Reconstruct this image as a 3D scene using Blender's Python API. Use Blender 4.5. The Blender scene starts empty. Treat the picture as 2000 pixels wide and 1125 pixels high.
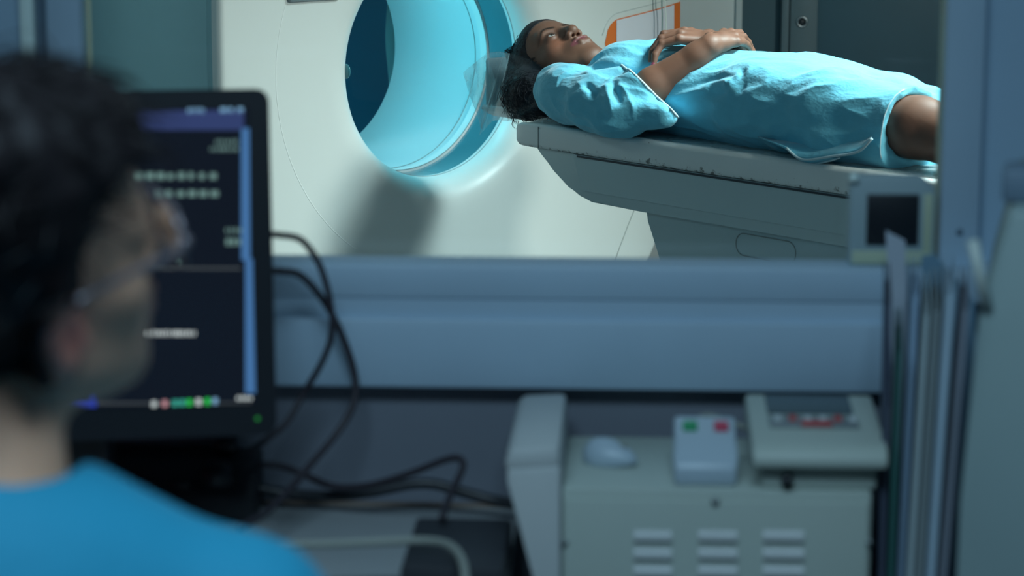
import bpy, bmesh, math, random
import numpy as np
from mathutils import Vector, Matrix, Quaternion, noise

random.seed(7); rng = np.random.default_rng(7)
SC = bpy.context.scene
COL = SC.collection

# ------------------------------------------------------------------ camera
F_PX = 4700.0
CAM = np.array([0.0, 0.0, 1.58])
YAW = math.radians(3.0)
PIT = math.atan(892 / 4700)
cam_d = bpy.data.cameras.new('camera')
cam = bpy.data.objects.new('camera', cam_d); COL.objects.link(cam)
cam.location = CAM; cam.rotation_euler = (math.pi / 2 - PIT, 0, YAW)
cam_d.sensor_width = 36; cam_d.lens = 36 * F_PX / 2000
cam_d.clip_start = 0.05; cam_d.clip_end = 100
cam_d.dof.use_dof = True; cam_d.dof.focus_distance = 5.95; cam_d.dof.aperture_fstop = 4.2
SC.camera = cam

# ------------------------------------------------------------------ world, lights, exposure
w = bpy.data.worlds.new('world'); SC.world = w; w.use_nodes = True
bg = w.node_tree.nodes['Background']; bg.inputs[0].default_value = (0.25, 0.42, 0.55, 1); bg.inputs[1].default_value = 0.02
SC.view_settings.view_transform = 'Standard'; SC.view_settings.look = 'None'
SC.view_settings.gamma = 1; SC.view_settings.exposure = 0.0; SC.view_settings.use_curve_mapping = False
SC.cycles.use_denoising = True
SC.cycles.max_bounces = 10; SC.cycles.transparent_max_bounces = 16
SC.cycles.sample_clamp_indirect = 6

# patient table frame: u from the table's head end to the feet, v across (away from the window), z up
TA = math.radians(-47); TO = np.array([-0.128, 6.214, 0.0])
EU = np.array([math.cos(TA), math.sin(TA), 0]); EV = np.array([-math.sin(TA), math.cos(TA), 0])
TOP = 0.854
def l2w(u, v, z): return TO + EU * u + EV * v + np.array([0, 0, z])

def area(name, loc, target, size, energy, color, size_y=None, spread=math.pi):
    l = bpy.data.lights.new(name, 'AREA'); l.energy = energy; l.color = color
    l.shape = 'RECTANGLE'; l.size = size; l.size_y = size_y or size; l.spread = spread
    o = bpy.data.objects.new(name, l); COL.objects.link(o); o.location = Vector(loc)
    o.rotation_euler = (Vector(target) - Vector(loc)).to_track_quat('-Z', 'Y').to_euler()
    return o
area('exam_lamp_light', l2w(3.1, 0.10, 2.12), l2w(-0.3, 0.0, 0.95), 0.34, 48, (0.98, 1.0, 0.91))
area('scan_room_ceiling_light', l2w(1.45, 0.72, 2.72), l2w(0.85, 0.0, 0.9), 0.6, 45, (0.80, 0.98, 0.98), 0.6, math.radians(76))
area('scan_room_side_fill', (-2.6, 5.2, 2.7), (-1.6, 6.4, 1.0), 0.5, 3.2, (0.62, 0.95, 1.0), 0.5, math.radians(100))  # added fill that brightens the scanner's left side, not a known room lamp
area('bore_light', l2w(-0.84, -0.03, 1.215), l2w(-0.88, 0.12, 0.8), 0.30, 2.3, (0.12, 0.80, 1.0), 0.08)
area('control_room_ceiling_light', (-0.15, 1.15, 2.58), (-0.1, 1.75, 0.7), 1.2, 17, (0.52, 0.80, 1.0), 0.5, math.radians(125))

# pixel of the photograph -> point at a chosen depth, used to measure where things stand
_f = np.array([-math.sin(YAW) * math.cos(PIT), math.cos(YAW) * math.cos(PIT), -math.sin(PIT)])
_r = np.array([math.cos(YAW), math.sin(YAW), 0]); _u = np.cross(_r, _f)
def ray(x, y): return _f + _r * (x - 1000) / F_PX - _u * (y - 562.5) / F_PX
def at_y(x, y, Y): d = ray(x, y); return CAM + d * Y / d[1]
def at_z(x, y, Z): d = ray(x, y); return CAM + d * (Z - CAM[2]) / d[2]
def at_v(x, y, v):
    d = ray(x, y); t = ((TO + EV * v - CAM) @ EV) / (d @ EV); p = CAM + d * t - TO
    return np.array([p @ EU, p @ EV, p[2] - TOP])      # in the patient frame, height above the table top
def at_u(x, y, u):
    d = ray(x, y); t = ((TO + EU * u - CAM) @ EU) / (d @ EU); p = CAM + d * t - TO
    return np.array([p @ EU, p @ EV, p[2] - TOP])

# ------------------------------------------------------------------ materials
def mat(name, col, rough=0.5, metal=0.0, bump=0.0, bscale=60.0, var=0.0, vscale=6.0, spec=0.5, sss=0.0, sss_col=None,
        sheen=0.0, coat=0.0, emit=None, estr=0.0, attr=None, bstretch=None, bdist=0.004):
    m = bpy.data.materials.new(name); m.use_nodes = True
    nt = m.node_tree; b = nt.nodes['Principled BSDF']
    b.inputs['Base Color'].default_value = (*col, 1); b.inputs['Roughness'].default_value = rough
    b.inputs['Metallic'].default_value = metal; b.inputs['Specular IOR Level'].default_value = spec
    if sheen: b.inputs['Sheen Weight'].default_value = sheen; b.inputs['Sheen Roughness'].default_value = 0.4
    if coat: b.inputs['Coat Weight'].default_value = coat; b.inputs['Coat Roughness'].default_value = 0.25
    if sss:
        b.inputs['Subsurface Weight'].default_value = sss; b.inputs['Subsurface Radius'].default_value = sss_col or (1, .35, .2)
        b.inputs['Subsurface Scale'].default_value = 0.008
    if emit: b.inputs['Emission Color'].default_value = (*emit, 1); b.inputs['Emission Strength'].default_value = estr
    tc = nt.nodes.new('ShaderNodeTexCoord')
    src = None
    if attr:
        a = nt.nodes.new('ShaderNodeAttribute'); a.attribute_name = attr; src = a.outputs['Color']
        nt.links.new(src, b.inputs['Base Color'])
    if var:
        n = nt.nodes.new('ShaderNodeTexNoise'); n.inputs['Scale'].default_value = vscale; n.inputs['Detail'].default_value = 5
        nt.links.new(tc.outputs['Object'], n.inputs['Vector'])
        r = nt.nodes.new('ShaderNodeMapRange'); r.inputs['From Min'].default_value = .3; r.inputs['From Max'].default_value = .7
        r.inputs['To Min'].default_value = 1 - var; r.inputs['To Max'].default_value = 1 + var * .6
        nt.links.new(n.outputs['Fac'], r.inputs['Value'])
        h = nt.nodes.new('ShaderNodeMix'); h.data_type = 'RGBA'; h.blend_type = 'MULTIPLY'; h.inputs[0].default_value = 1
        if src: nt.links.new(src, h.inputs[6])
        else: h.inputs[6].default_value = (*col, 1)
        nt.links.new(r.outputs['Result'], h.inputs[7]); nt.links.new(h.outputs[2], b.inputs['Base Color'])
    if bump:
        n2 = nt.nodes.new('ShaderNodeTexNoise'); n2.inputs['Scale'].default_value = bscale; n2.inputs['Detail'].default_value = 4
        mp = nt.nodes.new('ShaderNodeMapping')
        if bstretch: mp.inputs['Scale'].default_value = bstretch
        nt.links.new(tc.outputs['Object'], mp.inputs['Vector']); nt.links.new(mp.outputs['Vector'], n2.inputs['Vector'])
        bp = nt.nodes.new('ShaderNodeBump'); bp.inputs['Strength'].default_value = bump; bp.inputs['Distance'].default_value = bdist
        nt.links.new(n2.outputs['Fac'], bp.inputs['Height']); nt.links.new(bp.outputs['Normal'], b.inputs['Normal'])
    return m

def film_mat(name, col, clear, rough, bump=0.0):
    m = bpy.data.materials.new(name); m.use_nodes = True; nt = m.node_tree
    nt.nodes.remove(nt.nodes['Principled BSDF']); out = nt.nodes['Material Output']
    tr = nt.nodes.new('ShaderNodeBsdfTransparent')
    df = nt.nodes.new('ShaderNodeBsdfDiffuse'); df.inputs[0].default_value = (*col, 1)
    tl = nt.nodes.new('ShaderNodeBsdfTranslucent'); tl.inputs[0].default_value = (*col, 1)
    gl = nt.nodes.new('ShaderNodeBsdfGlossy'); gl.inputs['Roughness'].default_value = rough
    a1 = nt.nodes.new('ShaderNodeMixShader'); a1.inputs[0].default_value = .5
    nt.links.new(df.outputs[0], a1.inputs[1]); nt.links.new(tl.outputs[0], a1.inputs[2])
    a2 = nt.nodes.new('ShaderNodeMixShader'); a2.inputs[0].default_value = .35
    nt.links.new(a1.outputs[0], a2.inputs[1]); nt.links.new(gl.outputs[0], a2.inputs[2])
    a3 = nt.nodes.new('ShaderNodeMixShader')
    tc = nt.nodes.new('ShaderNodeTexCoord'); n = nt.nodes.new('ShaderNodeTexNoise'); n.inputs['Scale'].default_value = 25; n.inputs['Detail'].default_value = 6
    nt.links.new(tc.outputs['Object'], n.inputs['Vector'])
    r = nt.nodes.new('ShaderNodeMapRange'); r.inputs['From Min'].default_value = .3; r.inputs['From Max'].default_value = .7
    r.inputs['To Min'].default_value = (1 - clear) * .7; r.inputs['To Max'].default_value = (1 - clear) * 1.3
    nt.links.new(n.outputs['Fac'], r.inputs['Value']); nt.links.new(r.outputs['Result'], a3.inputs[0])
    nt.links.new(tr.outputs[0], a3.inputs[1]); nt.links.new(a2.outputs[0], a3.inputs[2]); nt.links.new(a3.outputs[0], out.inputs[0])
    return m

def glass_mat(name, tint, refl):
    m = bpy.data.materials.new(name); m.use_nodes = True; nt = m.node_tree
    nt.nodes.remove(nt.nodes['Principled BSDF']); out = nt.nodes['Material Output']
    tr = nt.nodes.new('ShaderNodeBsdfTransparent'); tr.inputs[0].default_value = (*tint, 1)
    gl = nt.nodes.new('ShaderNodeBsdfGlossy'); gl.inputs['Roughness'].default_value = 0.02
    fr = nt.nodes.new('ShaderNodeFresnel'); fr.inputs[0].default_value = refl
    mx = nt.nodes.new('ShaderNodeMixShader'); nt.links.new(fr.outputs[0], mx.inputs[0])
    nt.links.new(tr.outputs[0], mx.inputs[1]); nt.links.new(gl.outputs[0], mx.inputs[2]); nt.links.new(mx.outputs[0], out.inputs[0])
    return m

# ------------------------------------------------------------------ mesh helpers
def link_mesh(name, me, m, parent=None, smooth=True):
    o = bpy.data.objects.new(name, me); COL.objects.link(o)
    if m: me.materials.append(m)
    if smooth: me.polygons.foreach_set('use_smooth', [True] * len(me.polygons))
    if parent: o.parent = parent
    return o
def obj(name, bm, m, parent=None, smooth=False):
    bmesh.ops.recalc_face_normals(bm, faces=bm.faces[:])
    me = bpy.data.meshes.new(name); bm.to_mesh(me); bm.free()
    o = link_mesh(name, me, m, parent, False)
    if smooth:
        me.polygons.foreach_set('use_smooth', [True] * len(me.polygons))
        me.set_sharp_from_angle(angle=math.radians(40))
    return o
def pyobj(name, verts, faces, m, parent=None, smooth=True):
    me = bpy.data.meshes.new(name); me.from_pydata([tuple(map(float, v)) for v in verts], [], faces); me.update()
    bm = bmesh.new(); bm.from_mesh(me); bmesh.ops.recalc_face_normals(bm, faces=bm.faces[:]); bm.to_mesh(me); bm.free()
    return link_mesh(name, me, m, parent, smooth)
def tag(o, label, cat, group=None, kind=None):
    o['label'] = label; o['category'] = cat
    if group: o['group'] = group
    if kind: o['kind'] = kind
    return o
def struct(o, label=None): 
    o['kind'] = 'structure'
    if label: o['label'] = label
    return o
def empty(name, loc=(0, 0, 0), rz=0.0):
    o = bpy.data.objects.new(name, None); COL.objects.link(o); o.location = Vector(loc); o.rotation_euler = (0, 0, rz)
    o.empty_display_size = .05; return o
def add_box(bm, lo, hi, bev=0.0, seg=2, mtx=None):
    r = bmesh.ops.create_cube(bm, size=1.0); vs = r['verts']
    for v in vs: v.co = Vector([lo[i] + (v.co[i] + .5) * (hi[i] - lo[i]) for i in range(3)])
    if bev > 0:
        es = list({e for v in vs for e in v.link_edges})
        n0 = set(bm.verts)
        rr = bmesh.ops.bevel(bm, geom=es, offset=bev, segments=seg, profile=.5, affect='EDGES')
        vs = list({v for f in rr['faces'] for v in f.verts} | {v for v in vs if v.is_valid})
    if mtx is not None:
        vs = [v for v in vs if v.is_valid]
        bmesh.ops.transform(bm, matrix=mtx, verts=vs)
    return vs
def box(name, lo, hi, m, parent=None, bev=0.0, seg=2, mtx=None):
    bm = bmesh.new(); add_box(bm, lo, hi, bev, seg)
    if mtx is not None: bmesh.ops.transform(bm, matrix=mtx, verts=bm.verts[:])
    return obj(name, bm, m, parent, smooth=bev > 0)
def cr(pts, n=8):
    """Catmull-Rom through points"""
    P = [np.asarray(p, float) for p in pts]; P = [2 * P[0] - P[1]] + P + [2 * P[-1] - P[-2]]; out = []
    for i in range(1, len(P) - 2):
        for t in np.linspace(0, 1, n, endpoint=False):
            a, b, c, d = P[i - 1:i + 3]
            out.append(.5 * (2 * b + (c - a) * t + (2 * a - 5 * b + 4 * c - d) * t * t + (3 * b - a - 3 * c + d) * t ** 3))
    out.append(P[-2]); return out
def tube_data(pts, rad, seg=10, closed=False):
    P = [Vector(tuple(map(float, p))) for p in pts]; n = len(P)
    R = rad if hasattr(rad, '__len__') else [rad] * n
    verts, faces = [], []; prev = None
    for i in range(n):
        a = P[(i - 1) % n] if (closed or i > 0) else P[i]; b = P[(i + 1) % n] if (closed or i < n - 1) else P[i]
        t = (b - a).normalized()
        if prev is None:
            up = Vector((0, 0, 1)) if abs(t.z) < .9 else Vector((1, 0, 0)); s = t.cross(up).normalized()
        else: s = (prev - t * prev.dot(t)).normalized()
        prev = s; q = t.cross(s)
        for k in range(seg):
            an = 2 * math.pi * k / seg; verts.append(P[i] + (s * math.cos(an) + q * math.sin(an)) * R[i])
    m = n if closed else n - 1
    for i in range(m):
        for k in range(seg):
            j = (i + 1) % n
            faces.append((i * seg + k, i * seg + (k + 1) % seg, j * seg + (k + 1) % seg, j * seg + k))
    if not closed:
        faces.append(tuple(range(seg - 1, -1, -1))); faces.append(tuple(range((n - 1) * seg, n * seg)))
    return verts, faces
def tube(name, pts, rad, m, parent=None, seg=10, closed=False):
    v, f = tube_data(pts, rad, seg, closed); return pyobj(name, v, f, m, parent)
def prism(name, poly, lo, hi, m, parent=None, axis='y', bev=0.0):
    """2-D outline extruded between lo and hi along axis"""
    bm = bmesh.new()
    def p3(a, b, c): return {'y': (a, c, b), 'x': (c, a, b), 'z': (a, b, c)}[axis]
    v0 = [bm.verts.new(p3(a, b, lo)) for a, b in poly]; v1 = [bm.verts.new(p3(a, b, hi)) for a, b in poly]
    n = len(poly)
    bm.faces.new(v0); bm.faces.new(v1[::-1])
    for i in range(n): bm.faces.new((v0[i], v1[i], v1[(i + 1) % n], v0[(i + 1) % n]))
    if bev: bmesh.ops.bevel(bm, geom=bm.edges[:], offset=bev, segments=2, profile=.5, affect='EDGES')
    return obj(name, bm, m, parent, smooth=bev > 0)

# ------------------------------------------------------------------ distance-field sculpting (bodies, hair, cloth)
class Field:
    def __init__(s, lo, hi, h):
        s.lo = np.array(lo, np.float32); s.h = h
        s.n = np.maximum(np.ceil((np.array(hi) - s.lo) / h).astype(int) + 1, 4)
        s.d = np.full(s.n, 1.0, np.float32)
    def sub(s, lo, hi):
        a = np.clip(np.floor((np.array(lo) - s.lo) / s.h).astype(int), 0, s.n - 1)
        b = np.clip(np.ceil((np.array(hi) - s.lo) / s.h).astype(int) + 1, 1, s.n)
        if np.any(b <= a): return None
        sl = tuple(slice(a[i], b[i]) for i in range(3))
        g = np.meshgrid(*[s.lo[i] + s.h * np.arange(a[i], b[i], dtype=np.float32) for i in range(3)], indexing='ij', sparse=True)
        return sl, g
    def op(s, fn, lo, hi, k, mode='add'):
        m = k + 4 * s.h + .012
        r = s.sub(np.array(lo) - m, np.array(hi) + m)
        if r is None: return
        sl, g = r; e = fn(*g).astype(np.float32); d = s.d[sl]
        if mode == 'add':
            if k <= 0: s.d[sl] = np.minimum(d, e)
            else:
                hh = np.maximum(k - np.abs(d - e), 0) / k; s.d[sl] = np.minimum(d, e) - hh * hh * k * .25
        else:
            e = -e
            if k <= 0: s.d[sl] = np.maximum(d, e)
            else:
                hh = np.maximum(k - np.abs(d - e), 0) / k; s.d[sl] = np.maximum(d, e) + hh * hh * k * .25
    def cone(s, a, b, r1, r2, k=.01, mode='add'):
        a = np.array(a, float); b = np.array(b, float); ab = b - a; L2 = float(ab @ ab) + 1e-12
        def fn(X, Y, Z):
            t = np.clip(((X - a[0]) * ab[0] + (Y - a[1]) * ab[1] + (Z - a[2]) * ab[2]) / L2, 0, 1)
            return np.sqrt((X - a[0] - t * ab[0]) ** 2 + (Y - a[1] - t * ab[1]) ** 2 + (Z - a[2] - t * ab[2]) ** 2) - (r1 + (r2 - r1) * t)
        s.op(fn, np.minimum(a - r1, b - r2), np.maximum(a + r1, b + r2), k, mode)
    def chain(s, pts, rad, k=.01, mode='add'):
        for i in range(len(pts) - 1): s.cone(pts[i], pts[i + 1], rad[i], rad[i + 1], k, mode)
    def ell(s, c, r, R=None, k=.01, mode='add'):
        c = np.array(c, float); r = np.array(r, float); R = np.eye(3) if R is None else np.asarray(R, float)  # R rows: local axes in grid frame
        def fn(X, Y, Z):
            dx, dy, dz = X - c[0], Y - c[1], Z - c[2]
            q = [(R[i][0] * dx + R[i][1] * dy + R[i][2] * dz) / r[i] for i in range(3)]
            k0 = np.sqrt(q[0] ** 2 + q[1] ** 2 + q[2] ** 2)
            k1 = np.sqrt((q[0] / r[0]) ** 2 + (q[1] / r[1]) ** 2 + (q[2] / r[2]) ** 2) + 1e-6
            return k0 * (k0 - 1.0) / k1
        ext = np.sqrt(((R.T * r) ** 2).sum(1))
        s.op(fn, c - ext, c + ext, k, mode)
    def plane_cut(s, p, n, lo, hi, k=.0):
        p = np.array(p, float); n = np.array(n, float); n /= np.linalg.norm(n)
        def fn(X, Y, Z): return -((X - p[0]) * n[0] + (Y - p[1]) * n[1] + (Z - p[2]) * n[2])
        s.op(fn, lo, hi, k, 'sub')
    def grid(s):
        return np.meshgrid(*[s.lo[i] + s.h * np.arange(s.n[i], dtype=np.float32) for i in range(3)], indexing='ij', sparse=True)
    def at(s, p):
        q = np.clip(((np.asarray(p) - s.lo) / s.h), 0, s.n - 1.001); i = q.astype(int); f = q - i; r = 0.0
        for dx in (0, 1):
            for dy in (0, 1):
                for dz in (0, 1):
                    r += s.d[i[0] + dx, i[1] + dy, i[2] + dz] * (f[0] if dx else 1 - f[0]) * (f[1] if dy else 1 - f[1]) * (f[2] if dz else 1 - f[2])
        return r
    def grad(s, p):
        e = s.h * 1.5; p = np.asarray(p, float)
        g = np.array([s.at(p + e * v) - s.at(p - e * v) for v in np.eye(3)]); return g / (np.linalg.norm(g) + 1e-9)
    def mesh(s):
        d = s.d.copy()
        d[0] = d[-1] = 1; d[:, 0] = d[:, -1] = 1; d[:, :, 0] = d[:, :, -1] = 1
        ins = d < 0; nx, ny, nz = s.n
        c = np.zeros((nx - 1, ny - 1, nz - 1), np.uint8)
        for i in (0, 1):
            for j in (0, 1):
                for k in (0, 1): c += ins[i:nx - 1 + i, j:ny - 1 + j, k:nz - 1 + k]
        cells = np.argwhere((c > 0) & (c < 8)); N = len(cells)
        acc = np.zeros((N, 3), np.float64); cnt = np.zeros(N)
        co = [(i, j, k) for i in (0, 1) for j in (0, 1) for k in (0, 1)]
        vals = {q: d[cells[:, 0] + q[0], cells[:, 1] + q[1], cells[:, 2] + q[2]] for q in co}
        for q in co:
            for ax in range(3):
                if q[ax] == 0:
                    q2 = list(q); q2[ax] = 1; q2 = tuple(q2); a, b = vals[q], vals[q2]; m = (a < 0) != (b < 0)
                    t = np.where(m, a / np.where(m, a - b, 1), 0)
                    p = np.array(q, float)[None, :].repeat(N, 0); p[:, ax] += t
                    acc[m] += p[m]; cnt[m] += 1
        V = (cells + acc / cnt[:, None]) * s.h + s.lo
        idx = np.full((nx - 1, ny - 1, nz - 1), -1, np.int32); idx[tuple(cells.T)] = np.arange(N)
        Q = []
        for ax in range(3):
            o1, o2 = (ax + 1) % 3, (ax + 2) % 3
            A = [slice(None)] * 3; B = [slice(None)] * 3; A[ax] = slice(0, -1); B[ax] = slice(1, None)
            ch = np.argwhere(ins[tuple(A)] != ins[tuple(B)])
            ch = ch[(ch[:, o1] > 0) & (ch[:, o2] > 0) & (ch[:, o1] < s.n[o1] - 1) & (ch[:, o2] < s.n[o2] - 1)]
            def g(x, y):
                q = ch.copy(); q[:, o1] -= x; q[:, o2] -= y; return idx[tuple(q.T)]
            f = np.stack([g(0, 0), g(1, 0), g(1, 1), g(0, 1)], 1)
            fl = ~ins[tuple(ch.T)]; f[fl] = f[fl][:, ::-1]; Q.append(f)
        Q = np.concatenate(Q); Q = Q[(Q >= 0).all(1)]
        return V, Q
def relax(V, Q, it=2, lam=.5):
    n = len(V); e = np.concatenate([Q[:, [0, 1]], Q[:, [1, 2]], Q[:, [2, 3]], Q[:, [3, 0]]]); e = np.concatenate([e, e[:, ::-1]])
    cnt = np.bincount(e[:, 0], minlength=n)[:, None]
    for _ in range(it):
        s = np.stack([np.bincount(e[:, 0], weights=V[e[:, 1], i], minlength=n) for i in range(3)], 1) / np.maximum(cnt, 1)
        V = V + lam * (s - V)
    return V
def quad_mesh(name, V, Q, m, parent=None):
    me = bpy.data.meshes.new(name); n = len(V); f = len(Q)
    me.vertices.add(n); me.vertices.foreach_set('co', np.asarray(V, np.float32).ravel())
    me.loops.add(f * 4); me.loops.foreach_set('vertex_index', np.asarray(Q, np.int32).ravel())
    me.polygons.add(f); me.polygons.foreach_set('loop_start', np.arange(0, f * 4, 4, dtype=np.int32)); me.update(calc_edges=True)
    return link_mesh(name, me, m, parent, True)
def set_tint(o, C):
    a = o.data.attributes.new('tint', 'FLOAT_COLOR', 'POINT')
    a.data.foreach_set('color', np.concatenate([C, np.ones((len(C), 1))], 1).astype(np.float32).ravel())

# ================================================================== SETTING
M_wall = mat('control_wall_paint', (0.34, 0.49, 0.62), .55, bump=.15, bscale=180, var=.05)
M_wall2 = mat('scan_wall_paint', (0.78, 0.83, 0.83), .6, var=.03)
M_wall_dark = mat('scan_wall_dark_panel', (0.045, 0.12, 0.16), .45, var=.08, vscale=2)
M_floor = mat('floor_vinyl', (0.16, 0.19, 0.21), .35, var=.08)
M_ceil = mat('ceiling_paint', (0.38, 0.42, 0.44), .8)
M_trim = mat('window_trim_paint', (0.40, 0.54, 0.66), .45, var=.04)
M_gasket = mat('window_gasket', (0.45, 0.52, 0.38), .5, var=.05)
M_glass = glass_mat('window_glass', (0.93, 0.97, 0.97), 1.45)

YW0, YW1 = 3.05, 3.11
xl = at_y(163, 100, 3.10)[0]; xr = at_y(1848, 120, 3.08)[0]
zs = at_y(1000, 509, 3.05)[2]; zt = 2.25
XL, XR = -3.6, 1.35
def wall_with_hole(name, m):
    bm = bmesh.new()
    for lo, hi in (((XL, YW0, 0), (xl, YW1, 2.7)), ((xr, YW0, 0), (XR + .2, YW1, 2.7)), ((xl, YW0, 0), (xr, YW1, zs - .035)), ((xl, YW0, zt), (xr, YW1, 2.7))):
        add_box(bm, lo, hi)
    return struct(obj(name, bm, m), 'blue grey painted partition wall around the viewing window')
wall_with_hole('wall_front', M_wall)
struct(box('floor', (XL - .5, -2.0, -.1), (4.6, 9.3, 0), M_floor), 'grey vinyl floor of both rooms')
struct(box('ceiling', (XL - .5, -2.0, 2.8), (4.6, 9.3, 2.9), M_ceil), 'grey painted ceiling')
struct(box('wall_back', (XL, -1.9, 0), (XR, -1.8, 2.8), M_wall), 'control room wall behind the viewer')
struct(box('wall_left', (XL - .1, -1.9, 0), (XL, 9.2, 2.8), M_wall), 'painted wall on the left')
struct(box('wall_right', (XR, -1.9, 0), (XR + .1, 3.05, 2.8), M_wall), 'control room wall on the right')
# scan room shell
xp0 = at_y(1446, 50, 8.30)[0]
struct(box('wall_far', (-.45, 8.30, 0), (xp0, 8.8, 2.8), M_wall2), 'pale wall of the scan room behind the scanner')
struct(box('wall_far_left', (XL, 8.30, 0), (-.45, 8.8, 2.8), mat('scan_wall_blue_glow', (.03, .30, .50), .55, var=.04)), 'far wall seen through the scanner opening, coloured deep blue for the blue light on it')  # blue light behind the scanner is put into this wall's colour
struct(box('wall_far_recess', (xp0, 8.72, 0), (4.4, 8.85, 2.8), M_wall_dark), 'dark blue panelled wall at the far end of the scan room')
struct(box('wall_scan_right', (4.4, 3.05, 0), (4.5, 8.8, 2.8), M_wall_dark), 'side wall of the scan room')
struct(box('trim_4', (xp0 - .016, 8.285, 0), (xp0 + .005, 8.31, 2.8), mat('pale_casing', (.62, .70, .72), .5)), 'pale corner casing beside the dark doorway')
# dark door with frame, lock
yd = 8.66
d0 = at_y(1526, 60, yd)[0]; d1 = at_y(1541, 60, yd)[0]
M_doorframe = mat('door_frame_paint', (.14, .22, .26), .4)
M_door = mat('door_leaf_paint', (.06, .14, .19), .35, var=.05)
struct(box('trim_5', (d0, yd, 0), (d1, 8.72, 2.2), M_doorframe, bev=.004), 'grey door frame post in the dark end wall')
dr = empty('door_1', (d1, yd + .02, 0)); struct(dr, 'dark blue grey door with a round lock at the far end')
box('leaf', (0.004, 0, .01), (.92, .04, 2.15), M_door, dr, bev=.003)
box('stile', (.004, -.006, .01), (at_y(1597, 60, yd)[0] - d1, 0, 2.15), M_doorframe, dr, bev=.002)
lk = at_y(1567, 43, yd); rr_ = .017
tube('lock_ring', [(lk[0] - d1 + rr_ * math.cos(a), -.012, lk[2] + rr_ * math.sin(a)) for a in np.linspace(0, 2 * math.pi, 24, endpoint=False)], .004, mat('lock_metal', (.5, .55, .58), .3, 1), dr, 8, True)
tube('lock_cylinder', [(lk[0] - d1, -.012, lk[2]), (lk[0] - d1, .0, lk[2])], .0145, mat('lock_core', (.03, .04, .05), .3), dr, 20)

# viewing window
zsill = zs
zs2 = zs - .035
win = empty('window_1', ((xl + xr) / 2, 3.085, zs2)); struct(win, 'large viewing window between control room and scan room')
W = (xr - xl) / 2; H = zt - zs2
box('pane', (-W, -.006, 0), (W, .006, H), M_glass, win)
gk = at_y(184, 100, 3.12)[0] - xl
for nm, lo, hi in (('gasket', (-W, -.02, 0), (-W + gk, .02, H)), ('gasket', (W - .006, -.02, 0), (W, .02, H)), ('gasket', (-W + gk, -.02, 0), (W - .006, .0, .031)), ('gasket', (-W + gk, -.02, H - .012), (W - .006, .02, H))):
    box(nm, lo, hi, M_gasket, win, bev=.002)
# casing strips left of the window, seen as vertical bands
def strip(n, px0, px1, y0, y1, m, lab):
    a = at_y(px0, 60, y0)[0]; b = at_y(px1, 60, y0)[0]
    return struct(box('trim_%d' % n, (a, y0, 1.0), (b, y1, 2.4), m, bev=.003), lab)
M_strip = mat('pale_strip', (.80, .95, .90), .4)
M_gap = mat('dark_gap', (.12, .18, .24), .6)
strip(6, 38, 66, 3.03, 3.05, M_strip, 'pale vertical cover strip left of the viewing window')
strip(7, 69, 88, 3.044, 3.05, M_gap, 'dark vertical groove left of the viewing window')
strip(8, 90, 158, 3.02, 3.05, M_trim, 'blue painted casing at the left edge of the viewing window')
strip(9, 1849, 1926, 3.028, 3.05, M_trim, 'blue painted casing at the right edge of the viewing window')
hp = at_y(1874, 453, 3.028)
struct(tube('trim_10', [(hp[0], 3.031, hp[2]), (hp[0], 3.0265, hp[2])], .0045, M_gap, None, 12), 'small dark screw head in the right casing')
# sill board and cable trunking below the window
z_a = at_y(1000, 575, 3.02)[2]; z_b = at_y(1000, 618, 3.0)[2]; z_c = at_y(1000, 757, 2.985)[2]
xt1 = at_y(1735, 650, 3.0)[0]
struct(box('wall_front_lower', (-2.4, 3.004, .0), (1.0, 3.05, z_c + .01), mat('lower_wall_grey', (.17, .19, .23), .6, var=.05)), 'dark grey lower wall cladding above the desk')
struct(box('trim_3', (-2.4, 2.988, z_b - .005), (xt1, 3.052, z_a + .005), M_trim), 'recessed strip between sill board and cable trunking')
struct(box('trim_1', (XL, 2.985, z_a), (XR, 3.06, zs + .004), M_trim, bev=.004), 'blue grey sill board under the viewing window')
struct(box('trim_2', (-2.4, 2.975, z_c), (xt1, 3.052, z_b), M_trim, bev=.005), 'pale blue cable trunking along the wall below the sill')

# ================================================================== SCANNER
M_white = mat('scanner_white_plastic', (0.80, 0.83, 0.80), .42, bump=.03, bscale=900, bdist=.0006, coat=.15)
M_side = mat('scanner_side_plastic', (0.45, 0.70, 0.74), .4, var=.02)
M_tunnel = mat('bore_plastic', (0.72, 0.80, 0.82), .35, coat=.3)
M_ring = mat('bore_ring_white', (0.86, 0.89, 0.88), .25, coat=.4)
M_band = mat('bore_window_band', (0.07, 0.24, 0.29), .18, coat=.5)
M_seam = mat('seam_dark', (0.25, 0.28, 0.27), .6)
M_seam_l = mat('seam_light', (0.92, 0.94, 0.92), .4)
M_dark = mat('dark_plastic', (0.03, 0.04, 0.05), .4)
gan = empty('ct_scanner', l2w(0, 0, 0), TA)
tag(gan, 'large white ring-shaped medical scanner with a blue lit round opening', 'scanner')
UF, ZC, RB = -0.58, 0.938, 0.312
def rout(phi):
    c, s_ = math.cos(phi), math.sin(phi); a = .945 if c > 0 else .745; b = .93 if s_ > 0 else .90; p = 3.0
    return (abs(c / a) ** p + abs(s_ / b) ** p) ** (-1 / p)
def face_u(v, z):
    r = math.hypot(v, z - ZC); u = UF
    if r < RB + .085:
        t = max(0.0, min(1.0, (RB + .085 - r) / .085)); u -= .085 * (1 - math.sqrt(max(0, 1 - t * t)))
    u -= .015 * max(0, (r - .40) / .4) ** 2
    u -= .02 * max(0, (v - .70) / .23) ** 2.4
    return u
NP = 180
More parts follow.
